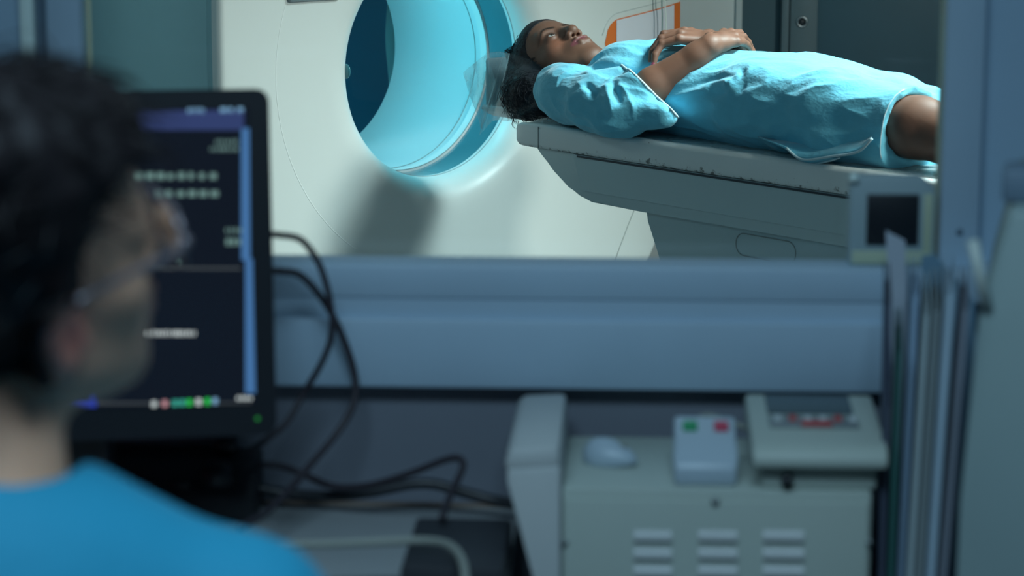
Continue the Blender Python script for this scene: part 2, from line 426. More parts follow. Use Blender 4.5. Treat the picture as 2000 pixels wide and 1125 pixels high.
def polar(rs, ufun):
    V = []; Fq = []
    for i, rf in enumerate(rs):
        for k in range(NP):
            ph = 2 * math.pi * k / NP; r = rf(ph); v = r * math.cos(ph); z = ZC + r * math.sin(ph); V.append((ufun(v, z, i, ph), v, z))
    for i in range(len(rs) - 1):
        for k in range(NP): Fq.append((i * NP + k, i * NP + (k + 1) % NP, (i + 1) * NP + (k + 1) % NP, (i + 1) * NP + k))
    return V, Fq
ts = [0, .002, .008, .018, .03, .045, .06, .085] ; rs = [lambda p, t=t: RB + t for t in ts]
for t in np.linspace(.06, 1, 26): rs.append(lambda p, t=t: (RB + .085) + (rout(p) - .02 - RB - .085) * t)
V, Fq = polar(rs, lambda v, z, i, p: face_u(v, z))
# rounded rim of the front cover
base = len(V) - NP
rim = [(0, 0), (.008, .002), (.014, .008), (.018, .018), (.019, .035)]
for j, (dr_, du_) in enumerate(rim[1:]):
    for k in range(NP):
        ph = 2 * math.pi * k / NP; r = rout(ph) - .02 + dr_; v, z = r * math.cos(ph), ZC + r * math.sin(ph)
        V.append((V[base + k][0] - du_, v, z))
nring = len(V) // NP
for i in range(nring - 1 - len(rim) + 1, nring - 1):
    for k in range(NP): Fq.append((i * NP + k, i * NP + (k + 1) % NP, (i + 1) * NP + (k + 1) % NP, (i + 1) * NP + k))
pyobj('front_cover', V, Fq, M_white, gan)
# side cover: slightly inside the rim, runs back
rimu = [V[len(V) - NP + k][0] for k in range(NP)]
SV, SF = [], []
prof = [(-.003, -.006), (-.006, .0), (-.006, .03), (-.012, .034), (-.006, .038), (-.02, .45), (-.06, .72), (-.14, .80), (-.5, .82)]
for (dr_, du_) in prof:
    for k in range(NP):
        ph = 2 * math.pi * k / NP; r = max(rout(ph) + dr_, RB); u_ = rimu[k] * (1 - min(1, du_ / .4)) + (UF - .06) * min(1, du_ / .4) - du_
        SV.append((u_, r * math.cos(ph), max(ZC + r * math.sin(ph), 0.0)))
for i in range(len(prof) - 1):
    for k in range(NP): SF.append((i * NP + k, i * NP + (k + 1) % NP, (i + 1) * NP + (k + 1) % NP, (i + 1) * NP + k))
pyobj('side_cover', SV, SF, M_side, gan)
box('plinth', (-1.40, -.6, 0), (-.72, .75, .12), M_side, gan, bev=.02)
# tunnel built of rings
def ring(name, u0, u1, r0, r1, m, n=6):
    Vr, Fr = [], []
    prf = [(u0, r0 + .02), (u0, r0)] + [(u0 + (u1 - u0) * t, r0 + (r1 - r0) * t) for t in np.linspace(0, 1, n)[1:-1]] + [(u1, r1), (u1, r1 + .02)]
    for (u_, r_) in prf:
        for k in range(NP): Vr.append((u_, r_ * math.cos(2 * math.pi * k / NP), ZC + r_ * math.sin(2 * math.pi * k / NP)))
    for i in range(len(prf) - 1):
        for k in range(NP): Fr.append((i * NP + k, i * NP + (k + 1) % NP, (i + 1) * NP + (k + 1) % NP, (i + 1) * NP + k))
    o = pyobj(name, Vr, Fr, m, gan); o.data.set_sharp_from_angle(angle=.7); return o
ring('bore_lip', UF - .078, UF - .094, RB, RB - .001, M_ring)
ring('bore_window_band', UF - .096, UF - .205, RB + .003, RB + .003, M_band)
ring('bore_ring', UF - .207, UF - .235, RB - .004, RB - .006, M_ring)
ring('bore_tunnel', UF - .237, UF - .66, RB - .003, RB + .004, M_tunnel, 14)
# fine dark joints of the bore
for nm, u_, r_ in (('joint', UF - .207, RB - .0045), ('joint', UF - .082, RB - .0002), ('joint', UF - .262, RB - .0034)):
    tube(nm, [(u_, r_ * math.cos(a), ZC + r_ * math.sin(a)) for a in np.linspace(0, 2 * math.pi, 160, endpoint=False)], .0013, M_seam, gan, 6, True)
# joint across the band on the right
pj = at_u(1000, 41, UF - .15)
tube('joint', [(UF - .10, RB * math.cos(.62) , ZC + RB * math.sin(.62)), (UF - .205, RB * math.cos(.62), ZC + RB * math.sin(.62))], .0025, M_seam, gan, 6)
# circular seam on the face
def face_pt(v, z, off=.0): return (face_u(v, z) + off, v, z)
tube('seam', [face_pt(.575 * math.cos(a), ZC + .575 * math.sin(a), -.0007) for a in np.linspace(math.radians(120), math.radians(236), 60)], .0015, M_seam_l, gan, 6)
tube('seam', [face_pt(v, z, .0004) for v, z in ((.64, .29), (.665, .35), (.70, .42), (.745, .50), (.78, .56))], .0013, M_seam, gan, 6)
# side seam (curved lower edge of the side panel)
side_v = -.735
sp = [at_u(250, 172, -1.05), at_u(180, 160, -1.25)]
# laser window notch at the left of the lip
lz = at_u(703, 138, UF - .03)
bm = bmesh.new(); bmesh.ops.create_uvsphere(bm, u_segments=16, v_segments=10, radius=1)
for v in bm.verts: v.co = Vector((UF - .040 + v.co.x * .016, -RB - .008 + v.co.y * .008, lz[2] + TOP + v.co.z * .02))
obj('laser_window', bm, mat('laser_glass', (.03, .16, .20), .1, coat=.5), gan, True)
# control panel on the face, only its lower edge is in view
a = at_u(553, 4, UF - .02); b = at_u(642, -3, UF - .02)
cp = box('control_panel', (UF - .03, a[1], a[2] + TOP), (UF + .012, b[1] + .02, a[2] + TOP + .22), mat('panel_grey', (.22, .27, .30), .35), gan, bev=.008)
# orange rounded recess with a white plate
lab_c = []
pL = at_u(1185, 68, face_u(.6, 1.0)); pR = (.885, 1.05)
def lab_pt(s_, t_, off):
    # s_: 0..1 along, t_: -1..1 across, inclined
    v = .585 + s_ * .345; z = .972 + s_ * .042 + t_ * .062
    return face_pt(v, z, off)
N = 30
VV, FF = [], []
for i in range(N + 1):
    s_ = i / N; e = max(0, 1 - s_ / .16); hgt = math.sqrt(max(0, 1 - e * e)) if s_ < .16 else 1.0
    for t_ in np.linspace(-1, 1, 9): VV.append(lab_pt(s_, t_ * max(hgt, .02), .0015))
for i in range(N):
    for j in range(8): FF.append((i * 9 + j, (i + 1) * 9 + j, (i + 1) * 9 + j + 1, i * 9 + j + 1))
o = pyobj('label_recess', VV, FF, mat('label_orange', (.85, .20, .04), .5), gan); o['label'] = 'orange rounded panel'
VV, FF = [], []
for i in range(N + 1):
    s_ = .13 + .76 * i / N
    for t_ in np.linspace(-1, .955, 5): VV.append(lab_pt(s_, t_, .004))
for i in range(N):
    for j in range(4): FF.append((i * 5 + j, (i + 1) * 5 + j, (i + 1) * 5 + j + 1, i * 5 + j + 1))
o = pyobj('label_plate', VV, FF, mat('label_white', (.80, .80, .86), .5), gan); o['label'] = 'white plate over the orange panel'
tube('recess_edge', [lab_pt(s_, 1.28 * (math.sqrt(max(0, 1 - max(0, 1 - (s_ + .04) / .2) ** 2)) if s_ < .16 else 1), .0) for s_ in np.linspace(-.03, 1.0, 30)], .0016, mat('recess_grey', (.6, .65, .64), .5), gan, 6)

# thin cords hanging in front of the scanner's right side
def cord(name, px, m, r, lab):
    top = at_v(px[0], -60, .66); pts = []
    for x, y in px[1]: pts.append(at_u(x, y, -.55))
    c = tag(tube(name, [l2w(p[0], p[1], p[2] + TOP) for p in cr(pts, 6)], r, m, None, 6), lab, 'cord')
    return c
cord('hanging_cord', (1294, [(1291, -330), (1292, -100), (1292.5, 0), (1293.5, 30), (1293, 70), (1292, 130), (1293, 300)]), mat('cord_grey', (.20, .30, .29), .5), .0023, 'thin dark grey cord hanging in front of the scanner beside the orange panel')
cord('hanging_cord', (1300, [(1297, -330), (1298, -100), (1298.5, 0), (1300.5, 30), (1301, 66), (1302, 130), (1303, 300)]), mat('cord_white', (.80, .84, .78), .5), .0025, 'thin pale cord hanging in front of the scanner beside the orange panel')

# ================================================================== PATIENT TABLE
tab = empty('patient_table', l2w(0, 0, 0), TA)
tag(tab, 'white cantilevered patient couch with scuffed edges in front of the scanner', 'couch')
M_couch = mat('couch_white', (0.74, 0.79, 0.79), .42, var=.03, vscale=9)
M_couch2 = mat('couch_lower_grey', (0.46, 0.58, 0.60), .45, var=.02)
# worn edge: scuffs as dark spots in the material, gathered low on the tray side
def scuff(m, lo, hi):
    nt = m.node_tree; b = nt.nodes['Principled BSDF']
    tc = nt.nodes.new('ShaderNodeTexCoord'); sx = nt.nodes.new('ShaderNodeSeparateXYZ'); nt.links.new(tc.outputs['Object'], sx.inputs[0])
    mr = nt.nodes.new('ShaderNodeMapRange'); mr.inputs['From Min'].default_value = lo; mr.inputs['From Max'].default_value = hi
    nt.links.new(sx.outputs['Z'], mr.inputs['Value'])
    n = nt.nodes.new('ShaderNodeTexNoise'); n.inputs['Scale'].default_value = 55; n.inputs['Detail'].default_value = 6; n.inputs['Roughness'].default_value = .7
    nt.links.new(tc.outputs['Object'], n.inputs['Vector'])
    n3 = nt.nodes.new('ShaderNodeTexNoise'); n3.inputs['Scale'].default_value = 5
    nt.links.new(tc.outputs['Object'], n3.inputs['Vector'])
    ad = nt.nodes.new('ShaderNodeMath'); ad.operation = 'ADD'
    ml = nt.nodes.new('ShaderNodeMath'); ml.operation = 'MULTIPLY'; nt.links.new(n3.outputs['Fac'], ml.inputs[0]); ml.inputs[1].default_value = .35
    nt.links.new(n.outputs['Fac'], ad.inputs[0]); nt.links.new(ml.outputs[0], ad.inputs[1])
    m1 = nt.nodes.new('ShaderNodeMath'); m1.operation = 'SUBTRACT'; nt.links.new(ad.outputs[0], m1.inputs[0])
    th = nt.nodes.new('ShaderNodeMapRange'); th.inputs['To Min'].default_value = .62; th.inputs['To Max'].default_value = .86
    nt.links.new(mr.outputs[0], th.inputs['Value']); nt.links.new(th.outputs[0], m1.inputs[1])
    r = nt.nodes.new('ShaderNodeMapRange'); r.inputs['From Max'].default_value = .08; nt.links.new(m1.outputs[0], r.inputs['Value'])
    mx = nt.nodes.new('ShaderNodeMix'); mx.data_type = 'RGBA'; mx.inputs[7].default_value = (.16, .17, .16, 1)
    old = b.inputs['Base Color'].links[0].from_socket; nt.links.new(old, mx.inputs[6]); nt.links.new(r.outputs[0], mx.inputs[0]); nt.links.new(mx.outputs[2], b.inputs['Base Color'])
scuff(M_couch, TOP - .066, TOP - .035)
TL = 2.35
def tray_section(hw, th, e):
    # outline across the table (v, w): slightly dished top, rounded edges
    pts = []
    top = [(-hw, -.012), (-hw + .003, -.003), (-hw + .012, .001), (-hw + .03, .0), (-hw * .6, -.004), (0, -.006), (hw * .6, -.004), (hw - .03, .0), (hw - .012, .001), (hw - .003, -.003), (hw, -.012)]
    bot = [(hw, -th + .012), (hw - .006, -th + .003), (hw - .02, -th), (0, -th), (-hw + .02, -th), (-hw + .006, -th + .003), (-hw, -th + .012)]
    return top + bot
V, Fq = [], []
us = [-.034, -.031, -.022, -.008, .012, .05, .4, .8, 1.2, 1.6, 2.0, TL - .02, TL]
sc = [.55, .80, .92, .98, 1, 1, 1, 1, 1, 1, 1, .98, .8]
for u_, s_ in zip(us, sc):
    for (v, w_) in tray_section(.222, .062, 0): V.append((u_, v * (s_ * .12 + .88), TOP + (w_ + .031) * (s_ if u_ < 1 else s_) - .031))
n = 18
for i in range(len(us) - 1):
    for k in range(n): Fq.append((i * n + k, i * n + (k + 1) % n, (i + 1) * n + (k + 1) % n, (i + 1) * n + k))
Fq.append(tuple(range(n - 1, -1, -1))); Fq.append(tuple(range((len(us) - 1) * n, len(us) * n)))
o = pyobj('tray', V, Fq, M_couch, tab); o.data.set_sharp_from_angle(angle=.9)
box('tray_joint', (.060, -.2235, TOP - .058), (.0615, -.221, TOP - .004), M_seam, tab)
# carriage below the tray (side outline from the photograph, extruded across)
car = [(.03, -.06), (.055, -.075), (.10, -.114), (.162, -.148), (.20, -.166), (.245, -.177), (.43, -.178), (TL - .1, -.178), (TL - .1, -.06)]
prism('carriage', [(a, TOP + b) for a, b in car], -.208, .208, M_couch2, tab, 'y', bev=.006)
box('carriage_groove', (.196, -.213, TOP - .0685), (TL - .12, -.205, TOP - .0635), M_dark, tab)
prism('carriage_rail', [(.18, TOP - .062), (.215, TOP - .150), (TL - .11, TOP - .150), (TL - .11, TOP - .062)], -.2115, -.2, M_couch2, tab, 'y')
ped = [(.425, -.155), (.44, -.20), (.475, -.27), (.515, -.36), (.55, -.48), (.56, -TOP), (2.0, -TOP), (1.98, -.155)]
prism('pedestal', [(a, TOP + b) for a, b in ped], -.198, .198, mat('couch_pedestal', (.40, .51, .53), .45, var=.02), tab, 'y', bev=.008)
def pill(cx, cz, hx, hz, r, sk):
    P = []
    for (sx, sz, a0) in ((1, 1, 0), (-1, 1, 90), (-1, -1, 180), (1, -1, 270)):
        for a_ in np.linspace(a0, a0 + 90, 7):
            P.append((cx + sx * (hx - r) + r * math.cos(math.radians(a_)), -.199, cz + sz * (hz - r) + r * math.sin(math.radians(a_))))
    return P
tube('access_panel_joint', pill(.835, TOP - .215, .095, .026, .025, 0), .0012, M_seam, tab, 6, True)
# thin disposable sheet lying on the tray, lightly wrinkled
SV, SF = [], []; nu, nv = 120, 26
for i in range(nu + 1):
    for j in range(nv + 1):
        u_ = .0 + 1.9 * i / nu; v = -.200 + .4 * j / nv
        q = Vector((u_ * 9, v * 14, 0)); hgt = .003 + .005 * max(0, noise.noise(q)) + .003 * abs(noise.noise(q * 2.7)) + .006 * max(0, noise.noise(Vector((u_ * 5 + v * 22, v * 6 - u_ * 9, 3)))) ** 1.5
        SV.append((u_, v + .006 * noise.noise(Vector((u_ * 7, 0, v * 3))), TOP - .002 + hgt))
for i in range(nu):
    for j in range(nv): SF.append((i * (nv + 1) + j, (i + 1) * (nv + 1) + j, (i + 1) * (nv + 1) + j + 1, i * (nv + 1) + j + 1))
sh = tag(pyobj('disposable_sheet', SV, SF, film_mat('sheet_film', (.62, .80, .84), .45, .25)), 'crumpled translucent disposable sheet lying on the patient couch', 'sheet')
sh.location = Vector(l2w(0, 0, 0)); sh.rotation_euler = (0, 0, TA)

# ================================================================== PATIENT
def norm(a): a = np.asarray(a, float); return a / np.linalg.norm(a)
def head_frame(front, crown):
    f = norm(front); c = norm(np.asarray(crown, float) - f * (np.asarray(crown, float) @ f)); r = np.cross(f, c)
    return np.stack([r, f, c])      # rows: right, front, crown
def sculpt_head(Fd, C, R, s, male=False):
    """a head: cranium, brow, eyes, nose, lips, jaw, ears; C centre between the ears, R rows right/front/crown"""
    P = lambda x, y, z: C + s * (x * R[0] + y * R[1] + z * R[2])
    E = lambda c, r, k, mode='add', RR=None: Fd.ell(P(*c), np.array(r) * s, R if RR is None else RR, k * s, mode)
    K = lambda a, b, r1, r2, k, mode='add': Fd.cone(P(*a), P(*b), r1 * s, r2 * s, k * s, mode)
    E((0, -.014, .032), (.075, .096, .086), .02)
    E((0, .030, -.030), (.060, .060, .085), .03)
    E((0, .046, .045), (.057, .043, .050), .02)
    for x in (-1, 1):
        E((x * .040, .046, -.030), (.026, .030, .026), .02)
        E((x * .038, .022, -.070), (.022, .040, .030), .025)
        K((x * .058, -.002, -.058), (x * .018, .068, -.111), .016, .016, .03)
    E((0, .046, -.084), (.040, .040, .034), .03)
    E((0, .074, -.110), (.021, .019, .018), .02)
    E((0, .072, -.066), (.030, .027, .026), .02)
    K((-.040, .072, .020), (.040, .072, .020), .012, .012, .02)
    for x in (-1, 1):
        E((x * .033, .100, -.002), (.021, .017, .0135), .014, 'sub')
        E((x * .032, .073, -.002), (.0165, .0165, .0145), .006)
        E((x * .032, .0925, -.002), (.0135, .012, .0047), .002, 'sub')
    K((0, .080, .012), (0, .104, -.026), .0085, .011, .012)
    E((0, .1045, -.033), (.0122, .0115, .0105), .008)
    for x in (-1, 1):
        E((x * .0142, .0950, -.037), (.0080, .0110, .0090), .005)
        K((x * .0078, .1005, -.0520), (x * .0062, .0940, -.0290), .0046, .0034, .001, 'sub')
    ul = [(-.0255, .0855, -.0670), (-.012, .0975, -.0620), (0, .1000, -.0630), (.012, .0975, -.0620), (.0255, .0855, -.0670)]
    ll = [(-.0235, .0855, -.0695), (-.010, .0955, -.0755), (.010, .0955, -.0755), (.0235, .0855, -.0695)]
    for L_, rr in ((ul, (.0030, .0062, .0058, .0062, .0030)), (ll, (.0030, .0078, .0078, .0030))):
        for i in range(len(L_) - 1): K(L_[i], L_[i + 1], rr[i], rr[i + 1], .004)
    E((0, .100, -.0682), (.0205, .010, .0010), .003, 'sub')
    E((0, .098, -.0535), (.0045, .006, .0060), .006, 'sub')
    for x in (-1, 1):
        E((x * .077, -.006, -.004), (.010, .018, .030), .008)
        E((x * .086, -.001, -.002), (.006, .010, .019), .006, 'sub')
        E((x * .078, .004, -.030), (.007, .009, .010), .006)
    return P, [P(*q) for q in ul], [P(*q) for q in ll]
def segdist(V, pts):
    d = np.full(len(V), 9.0)
    for i in range(len(pts) - 1):
        a, b = pts[i], pts[i + 1]; ab = b - a; t = np.clip(((V - a) @ ab) / (ab @ ab), 0, 1)
        d = np.minimum(d, np.linalg.norm(V - a - t[:, None] * ab, axis=1))
    return d

pat = empty('person', l2w(0, 0, TOP), TA)
tag(pat, 'person in a light blue hospital gown lying on the couch with hands folded', 'person')
# ---- head
HS = 1.15
front = norm((.33, -.13, .93)); crown = norm((-.95, .0, .30))
HR = head_frame(front, crown); HC = np.array([-.110, -.008, .121])
parts_V, parts_Q, parts_C = [], [], []; voff = 0
SKIN = np.array([.150, .068, .042])
def add_part(V, Q, Cc):
    global voff
    parts_V.append(V); parts_Q.append(Q + voff); parts_C.append(Cc); voff += len(V)
fd = Field((-.28, -.16, -.04), (.14, .15, .30), .0019)
PH, UL, LL = sculpt_head(fd, HC, HR, HS)
fd.cone(PH(0, -.022, -.05), (.075, .0, .055), .052, .058, .03)
fd.cone((.075, .0, .055), (.20, .0, .06), .06, .07, .02)
V, Q = fd.mesh(); V = relax(V, Q, 2, .5)
C = np.repeat(SKIN[None], len(V), 0)
lip = np.clip(1 - (np.minimum(segdist(V, UL) - .0055 * HS, segdist(V, LL) - .0070 * HS)) / .0018, 0, 1)[:, None]
C = C * (1 - lip) + np.array([.20, .055, .065]) * lip
rel = (V - HC) @ HR.T / HS
warm = np.exp(-(((np.abs(rel[:, 0]) - .042) / .022) ** 2 + ((rel[:, 2] + .03) / .022) ** 2))[:, None] * (rel[:, 1:2] > 0)
C = C * (1 + warm * np.array([.45, .18, .08]))
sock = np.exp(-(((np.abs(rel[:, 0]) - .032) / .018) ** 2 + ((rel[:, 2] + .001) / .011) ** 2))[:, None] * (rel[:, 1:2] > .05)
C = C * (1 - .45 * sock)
for x in (-1, 1):
    bz = .0195 + .0065 * np.exp(-((x * rel[:, 0] - .034) / .013) ** 2) - .55 * np.maximum(x * rel[:, 0] - .044, 0)
    br = np.exp(-((rel[:, 2] - bz) / .0036) ** 2) * np.clip((x * rel[:, 0] - .008) / .006, 0, 1) * np.clip((.060 - x * rel[:, 0]) / .012, 0, 1) * (rel[:, 1] > .03)
    C = C * (1 - .9 * np.clip(br * 1.3, 0, 1)[:, None])
add_part(V, Q, C)
# ---- arms and hands
def hand(Fd, wrist, mcps, tips, thumb, rw=.026, k=.008):
    """palm from wrist to four knuckles, fingers of three bones each, thumb from the side of the palm"""
    w = np.array(wrist, float)
    for i, m in enumerate(mcps):
        Fd.cone(w + (np.array(m) - w) * .12, m, rw * .68, .0118, .014)
        if i: Fd.cone((w + np.array(m)) / 2, (w + np.array(mcps[i - 1])) / 2, .0135, .0135, .014)
    for m, fpts in zip(mcps, tips):
        ch = [np.array(m, float)] + [np.array(q, float) for q in fpts]
        rr = [.0112, .0098, .0088, .0074]
        for i in range(len(ch) - 1): Fd.cone(ch[i], ch[i + 1], rr[i], rr[i + 1], .003)
        for i in (0, 1): Fd.ell(ch[i], (rr[i] * 1.08,) * 3, None, .004)
    rr = [.016, .0125, .0108, .0085]
    for i in range(len(thumb) - 1): Fd.cone(thumb[i], thumb[i + 1], rr[i], rr[i + 1], .006)
fa = Field((.20, -.31, .02), (.70, .20, .30), .0024)
EL = np.array([.385, -.232, .062]); WR = np.array([.527, -.085, .222])
fa.chain([(.10, -.185, .085), (.25, -.215, .075), EL], [.05, .045, .042], .02)
mid = EL * .62 + WR * .38 + np.array([-.004, -.004, .004])
fa.chain([EL, mid, WR * .85 + EL * .15, WR], [.043, .043, .031, .0285], .015)
# near hand: back of the hand up, fingers draped over the far side of the belly
nm = [(.492, -.002, .246), (.514, .0, .247), (.534, -.006, .240), (.550, -.016, .230)]
nt_ = [[(.472, .044, .244), (.462, .070, .232), (.458, .086, .220)], [(.494, .050, .243), (.483, .078, .230), (.478, .092, .218)],
       [(.514, .042, .236), (.505, .068, .222), (.500, .082, .212)], [(.532, .022, .226), (.526, .044, .218), (.522, .058, .208)]]
hand(fa, WR, nm, nt_, [np.array((.500, -.060, .226)), np.array((.468, -.026, .236)), np.array((.454, .002, .238)), np.array((.448, .024, .230))], .028)
# far hand: comes from the far side, lies under the near wrist, fingers bend down towards the head
WL = np.array([.470, .056, .214])
fa.chain([(.375, .198, .13), (.415, .14, .180), WL], [.036, .032, .027], .015)
fm = [(.366, .008, .240), (.374, -.020, .243), (.388, -.046, .239), (.406, -.068, .230)]
ft = [[(.336, -.026, .236), (.326, -.052, .210), (.330, -.066, .184)], [(.340, -.056, .236), (.332, -.082, .204), (.336, -.094, .172)],
      [(.356, -.080, .228), (.350, -.104, .196), (.354, -.114, .164)], [(.376, -.098, .218), (.374, -.118, .192), (.378, -.126, .166)]]
hand(fa, WL, fm, ft, [np.array((.44, .050, .222)), np.array((.385, .054, .234)), np.array((.348, .036, .228)), np.array((.322, .004, .214))])
V, Q = fa.mesh(); V = relax(V, Q, 1, .4)
C = np.repeat(SKIN[None] * np.array([1.18, 1.15, 1.15]), len(V), 0)
tipsl = [f[2] for f in nt_ + ft]
kn = np.zeros(len(V))
for f in nt_ + ft: kn = np.maximum(kn, np.exp(-(np.linalg.norm(V - np.array(f[0]), axis=1) / .010) ** 2))
C = C * (1 - .45 * kn[:, None])
for f in ft:
    a, b = np.array(f[1]), np.array(f[2]); dr_ = norm(b - a); cen = b + dr_ * .001
    out = norm(b - np.array([.45, -.02, .06])) ; q = V - cen
    msk = (np.abs(q @ dr_) < .008) & (np.linalg.norm(q, axis=1) < .011) & (q @ out > .003)
    C[msk] = (.62, .12, .18)
add_part(V, Q, C)
# ---- legs
fl = Field((.62, -.24, -.01), (1.95, .24, .22), .006)
for sg, off in ((-1, 0.0), (1, .026)):
    fl.chain([(.70, sg * .09, .095), (.95, sg * .098, .095 - off * .4), (1.20, sg * .104, .090 - off), (1.27, sg * .104, .078 - off * .6), (1.42, sg * .104, .066 - off * .2), (1.66, sg * .10, .048)], [.085, .078, .066, .056, .056, .038], .02)
    fl.ell((1.215, sg * .104, .118 - off), (.045, .036, .030), None, .02)
    fl.chain([(1.68, sg * .10, .042), (1.70, sg * .11, .12), (1.72, sg * .125, .19)], [.04, .032, .018], .02)
V, Q = fl.mesh(); V = relax(V, Q, 1, .4)
add_part(V, Q, np.repeat(SKIN[None] * .95, len(V), 0))
# ---- trunk inside the gown
ft_ = Field((-.0, -.24, -.01), (.95, .24, .24), .009)
ft_.ell((.2, 0, .085), (.22, .145, .085), None, .04); ft_.ell((.48, 0, .085), (.25, .14, .08), None, .05); ft_.ell((.72, 0, .085), (.18, .155, .085), None, .04)
ft_.cone((.10, -.02, .07), (.10, -.165, .085), .06, .05, .03); ft_.cone((.10, .02, .07), (.10, .165, .085), .06, .05, .03)
ft_.chain([(.10, .17, .085), (.25, .205, .09), (.36, .215, .10)], [.048, .042, .040], .02)
V, Q = ft_.mesh()
add_part(V, Q, np.repeat(SKIN[None], len(V), 0))
M_skin = mat('brown_skin', (.15, .07, .045), .55, attr='tint', sss=.15, sss_col=(1, .35, .2), bump=.12, bscale=420, bdist=.001, var=.10, vscale=28, spec=.5)
body = quad_mesh('body', np.concatenate(parts_V), np.concatenate(parts_Q), M_skin, pat)
set_tint(body, np.concatenate(parts_C))
# ---- eyes, brows, lashes
M_eye = mat('eye_white', (.36, .34, .33), .2, coat=.6); M_iris = mat('iris_dark', (.02, .012, .008), .1, coat=.8)
gaze = norm(HR[1] * .92 + HR[2] * .05 + HR[0] * .05)
for x in (-1, 1):
    c = PH(x * .032, .0745, -.002); bm = bmesh.new(); bmesh.ops.create_uvsphere(bm, u_segments=20, v_segments=12, radius=.0138 * HS)
    bmesh.ops.translate(bm, vec=Vector(c), verts=bm.verts); e = obj('eye', bm, M_eye, pat, True)
    bm = bmesh.new(); bmesh.ops.create_uvsphere(bm, u_segments=16, v_segments=10, radius=.0066 * HS)
    bmesh.ops.translate(bm, vec=Vector(c + gaze * .0088 * HS), verts=bm.verts); obj('iris', bm, M_iris, e, True)
M_hair = mat('black_hair', (.006, .007, .011), .55, bump=.8, bscale=160, bdist=.004, spec=.25)
def head_surf(p, d, f=None):
    f = f or fd
    p = np.array(p, float)
    for _ in range(60):
        q = f.at(p)
        if q < .0004 or q > .5: break
        p = p + d * max(q, .0005) * .8
    return p
for x in (-1, 1):
    lv, lf = [], []
    for i in range(13):
        a = -1 + 2 * i / 12; p0 = PH(x * (.032 + a * .0125), .0865 - abs(a) * .004, .0020 - .0035 * a * a)
        p2 = p0 + HS * (HR[1] * .005 + HR[2] * .0030 + HR[0] * x * a * .003); p1 = (p0 + p2) / 2 - HR[2] * .001
        v_, f_ = tube_data([p0, p1, p2], [.0006, .0005, .0002], 4); n0 = len(lv); lv += v_; lf += [tuple(i_ + n0 for i_ in q) for q in f_]
    pyobj('eyelash', lv, lf, M_hair, pat)
# ---- hair: swept back, a loose curly mass at the near side of the head
def sample(F, X, Y, Z):
    q = [np.clip((A - F.lo[i]) / F.h, 0, F.n[i] - 1.001) for i, A in enumerate((X, Y, Z))]
    I = [a.astype(int) for a in q]; f = [a - b for a, b in zip(q, I)]; out = 0
    for dx in (0, 1):
        for dy in (0, 1):
            for dz in (0, 1):
                out = out + F.d[I[0] + dx, I[1] + dy, I[2] + dz] * ((f[0] if dx else 1 - f[0]) * (f[1] if dy else 1 - f[1]) * (f[2] if dz else 1 - f[2]))
    return out
fh = Field((-.36, -.20, -.02), (.06, .17, .29), .003)
X, Y, Z = fh.grid()
q = [((X - HC[0]) * HR[i][0] + (Y - HC[1]) * HR[i][1] + (Z - HC[2]) * HR[i][2]) / HS for i in range(3)]
# hairline over the forehead, in front of the ear and down to the nape
ga = .070 - q[2] - .25 * np.abs(q[0]); gb = q[1] - (.020 + .30 * q[2])
kk = .03; hh = np.maximum(kk - np.abs(ga - gb), 0) / kk; gk_ = np.minimum(ga, gb) - hh * hh * kk * .25
gk_ = np.maximum(gk_, -.115 - q[2])
fh.d = (sample(fd, X, Y, Z) - .0015 - .0075 * np.clip(-gk_ / .030, 0, 1) - .008 * np.clip((.03 - q[1]) / .08, 0, 1)).astype(np.float32)
fh.d = np.maximum(fh.d, gk_ * HS * .6).astype(np.float32)
fh.ell(PH(0, -.050, .022), np.array((.074, .056, .072)) * HS, HR, .03)
fh.chain([(-.19, -.060, .060), (-.15, -.085, .055), (-.10, -.105, .055), (-.055, -.105, .050)], [.046, .052, .054, .042], .035)
fh.chain([(-.165, -.09, .030), (-.12, -.112, .028), (-.06, -.115, .030)], [.028, .032, .028], .02)
wav = np.sin(85 * X + 9 * np.sin(40 * Z) + 30 * Y) * np.sin(75 * Y + 6 * np.sin(38 * X + 20 * Z)) * np.sin(80 * Z + 5 * np.sin(33 * X))
low = np.clip((.10 - Z) / .08, 0, 1)
fh.d += (.0008 + .0035 * low) * wav
V, Q = fh.mesh(); hair = quad_mesh('hair', V, Q, M_hair, pat)
# curls and stray strands, joined as one mass of hair
lv, lf = [], []
def strand(pts, r):
    v_, f_ = tube_data(pts, [r] * (len(pts) - 2) + [r * .7, r * .35], 4); n0 = len(lv); lv.extend(v_); lf.extend(tuple(i_ + n0 for i_ in q) for q in f_)
hs = V[rng.integers(0, len(V), 4000)]
cnt = 0
for p in hs:
    rel_ = HR @ (p - HC) / HS
    if rel_[1] > .035: continue
    near = p[1] < -.02
    if cnt > 1100: break
    g = fh.grad(p)
    if g[2] < -.6 and p[2] < .02: continue
    cnt += 1
    lowf = np.clip((.12 - p[2]) / .1, 0, 1)
    t = norm(np.cross(g, rng.normal(size=3))); L_ = .018 + .03 * rng.random() * (.5 + lowf); rad = .004 + .004 * rng.random()
    t2 = np.cross(g, t); pts = []
    base_t = norm(-HR[2] * .7 - np.array([0, 0, .5]) * lowf + t * .6); base_t = norm(base_t - g * (base_t @ g))
    b2 = np.cross(g, base_t)
    for i in range(12):
        s_ = i / 11; an = s_ * (5 + 5 * lowf) + rng.random() * .2
        pts.append(p + base_t * L_ * s_ + b2 * rad * math.sin(an) * lowf + g * (.001 + (.0015 + rad * lowf * .7) * (1 - math.cos(an)) * .7))
    strand(pts, .0005 + .0004 * rng.random())
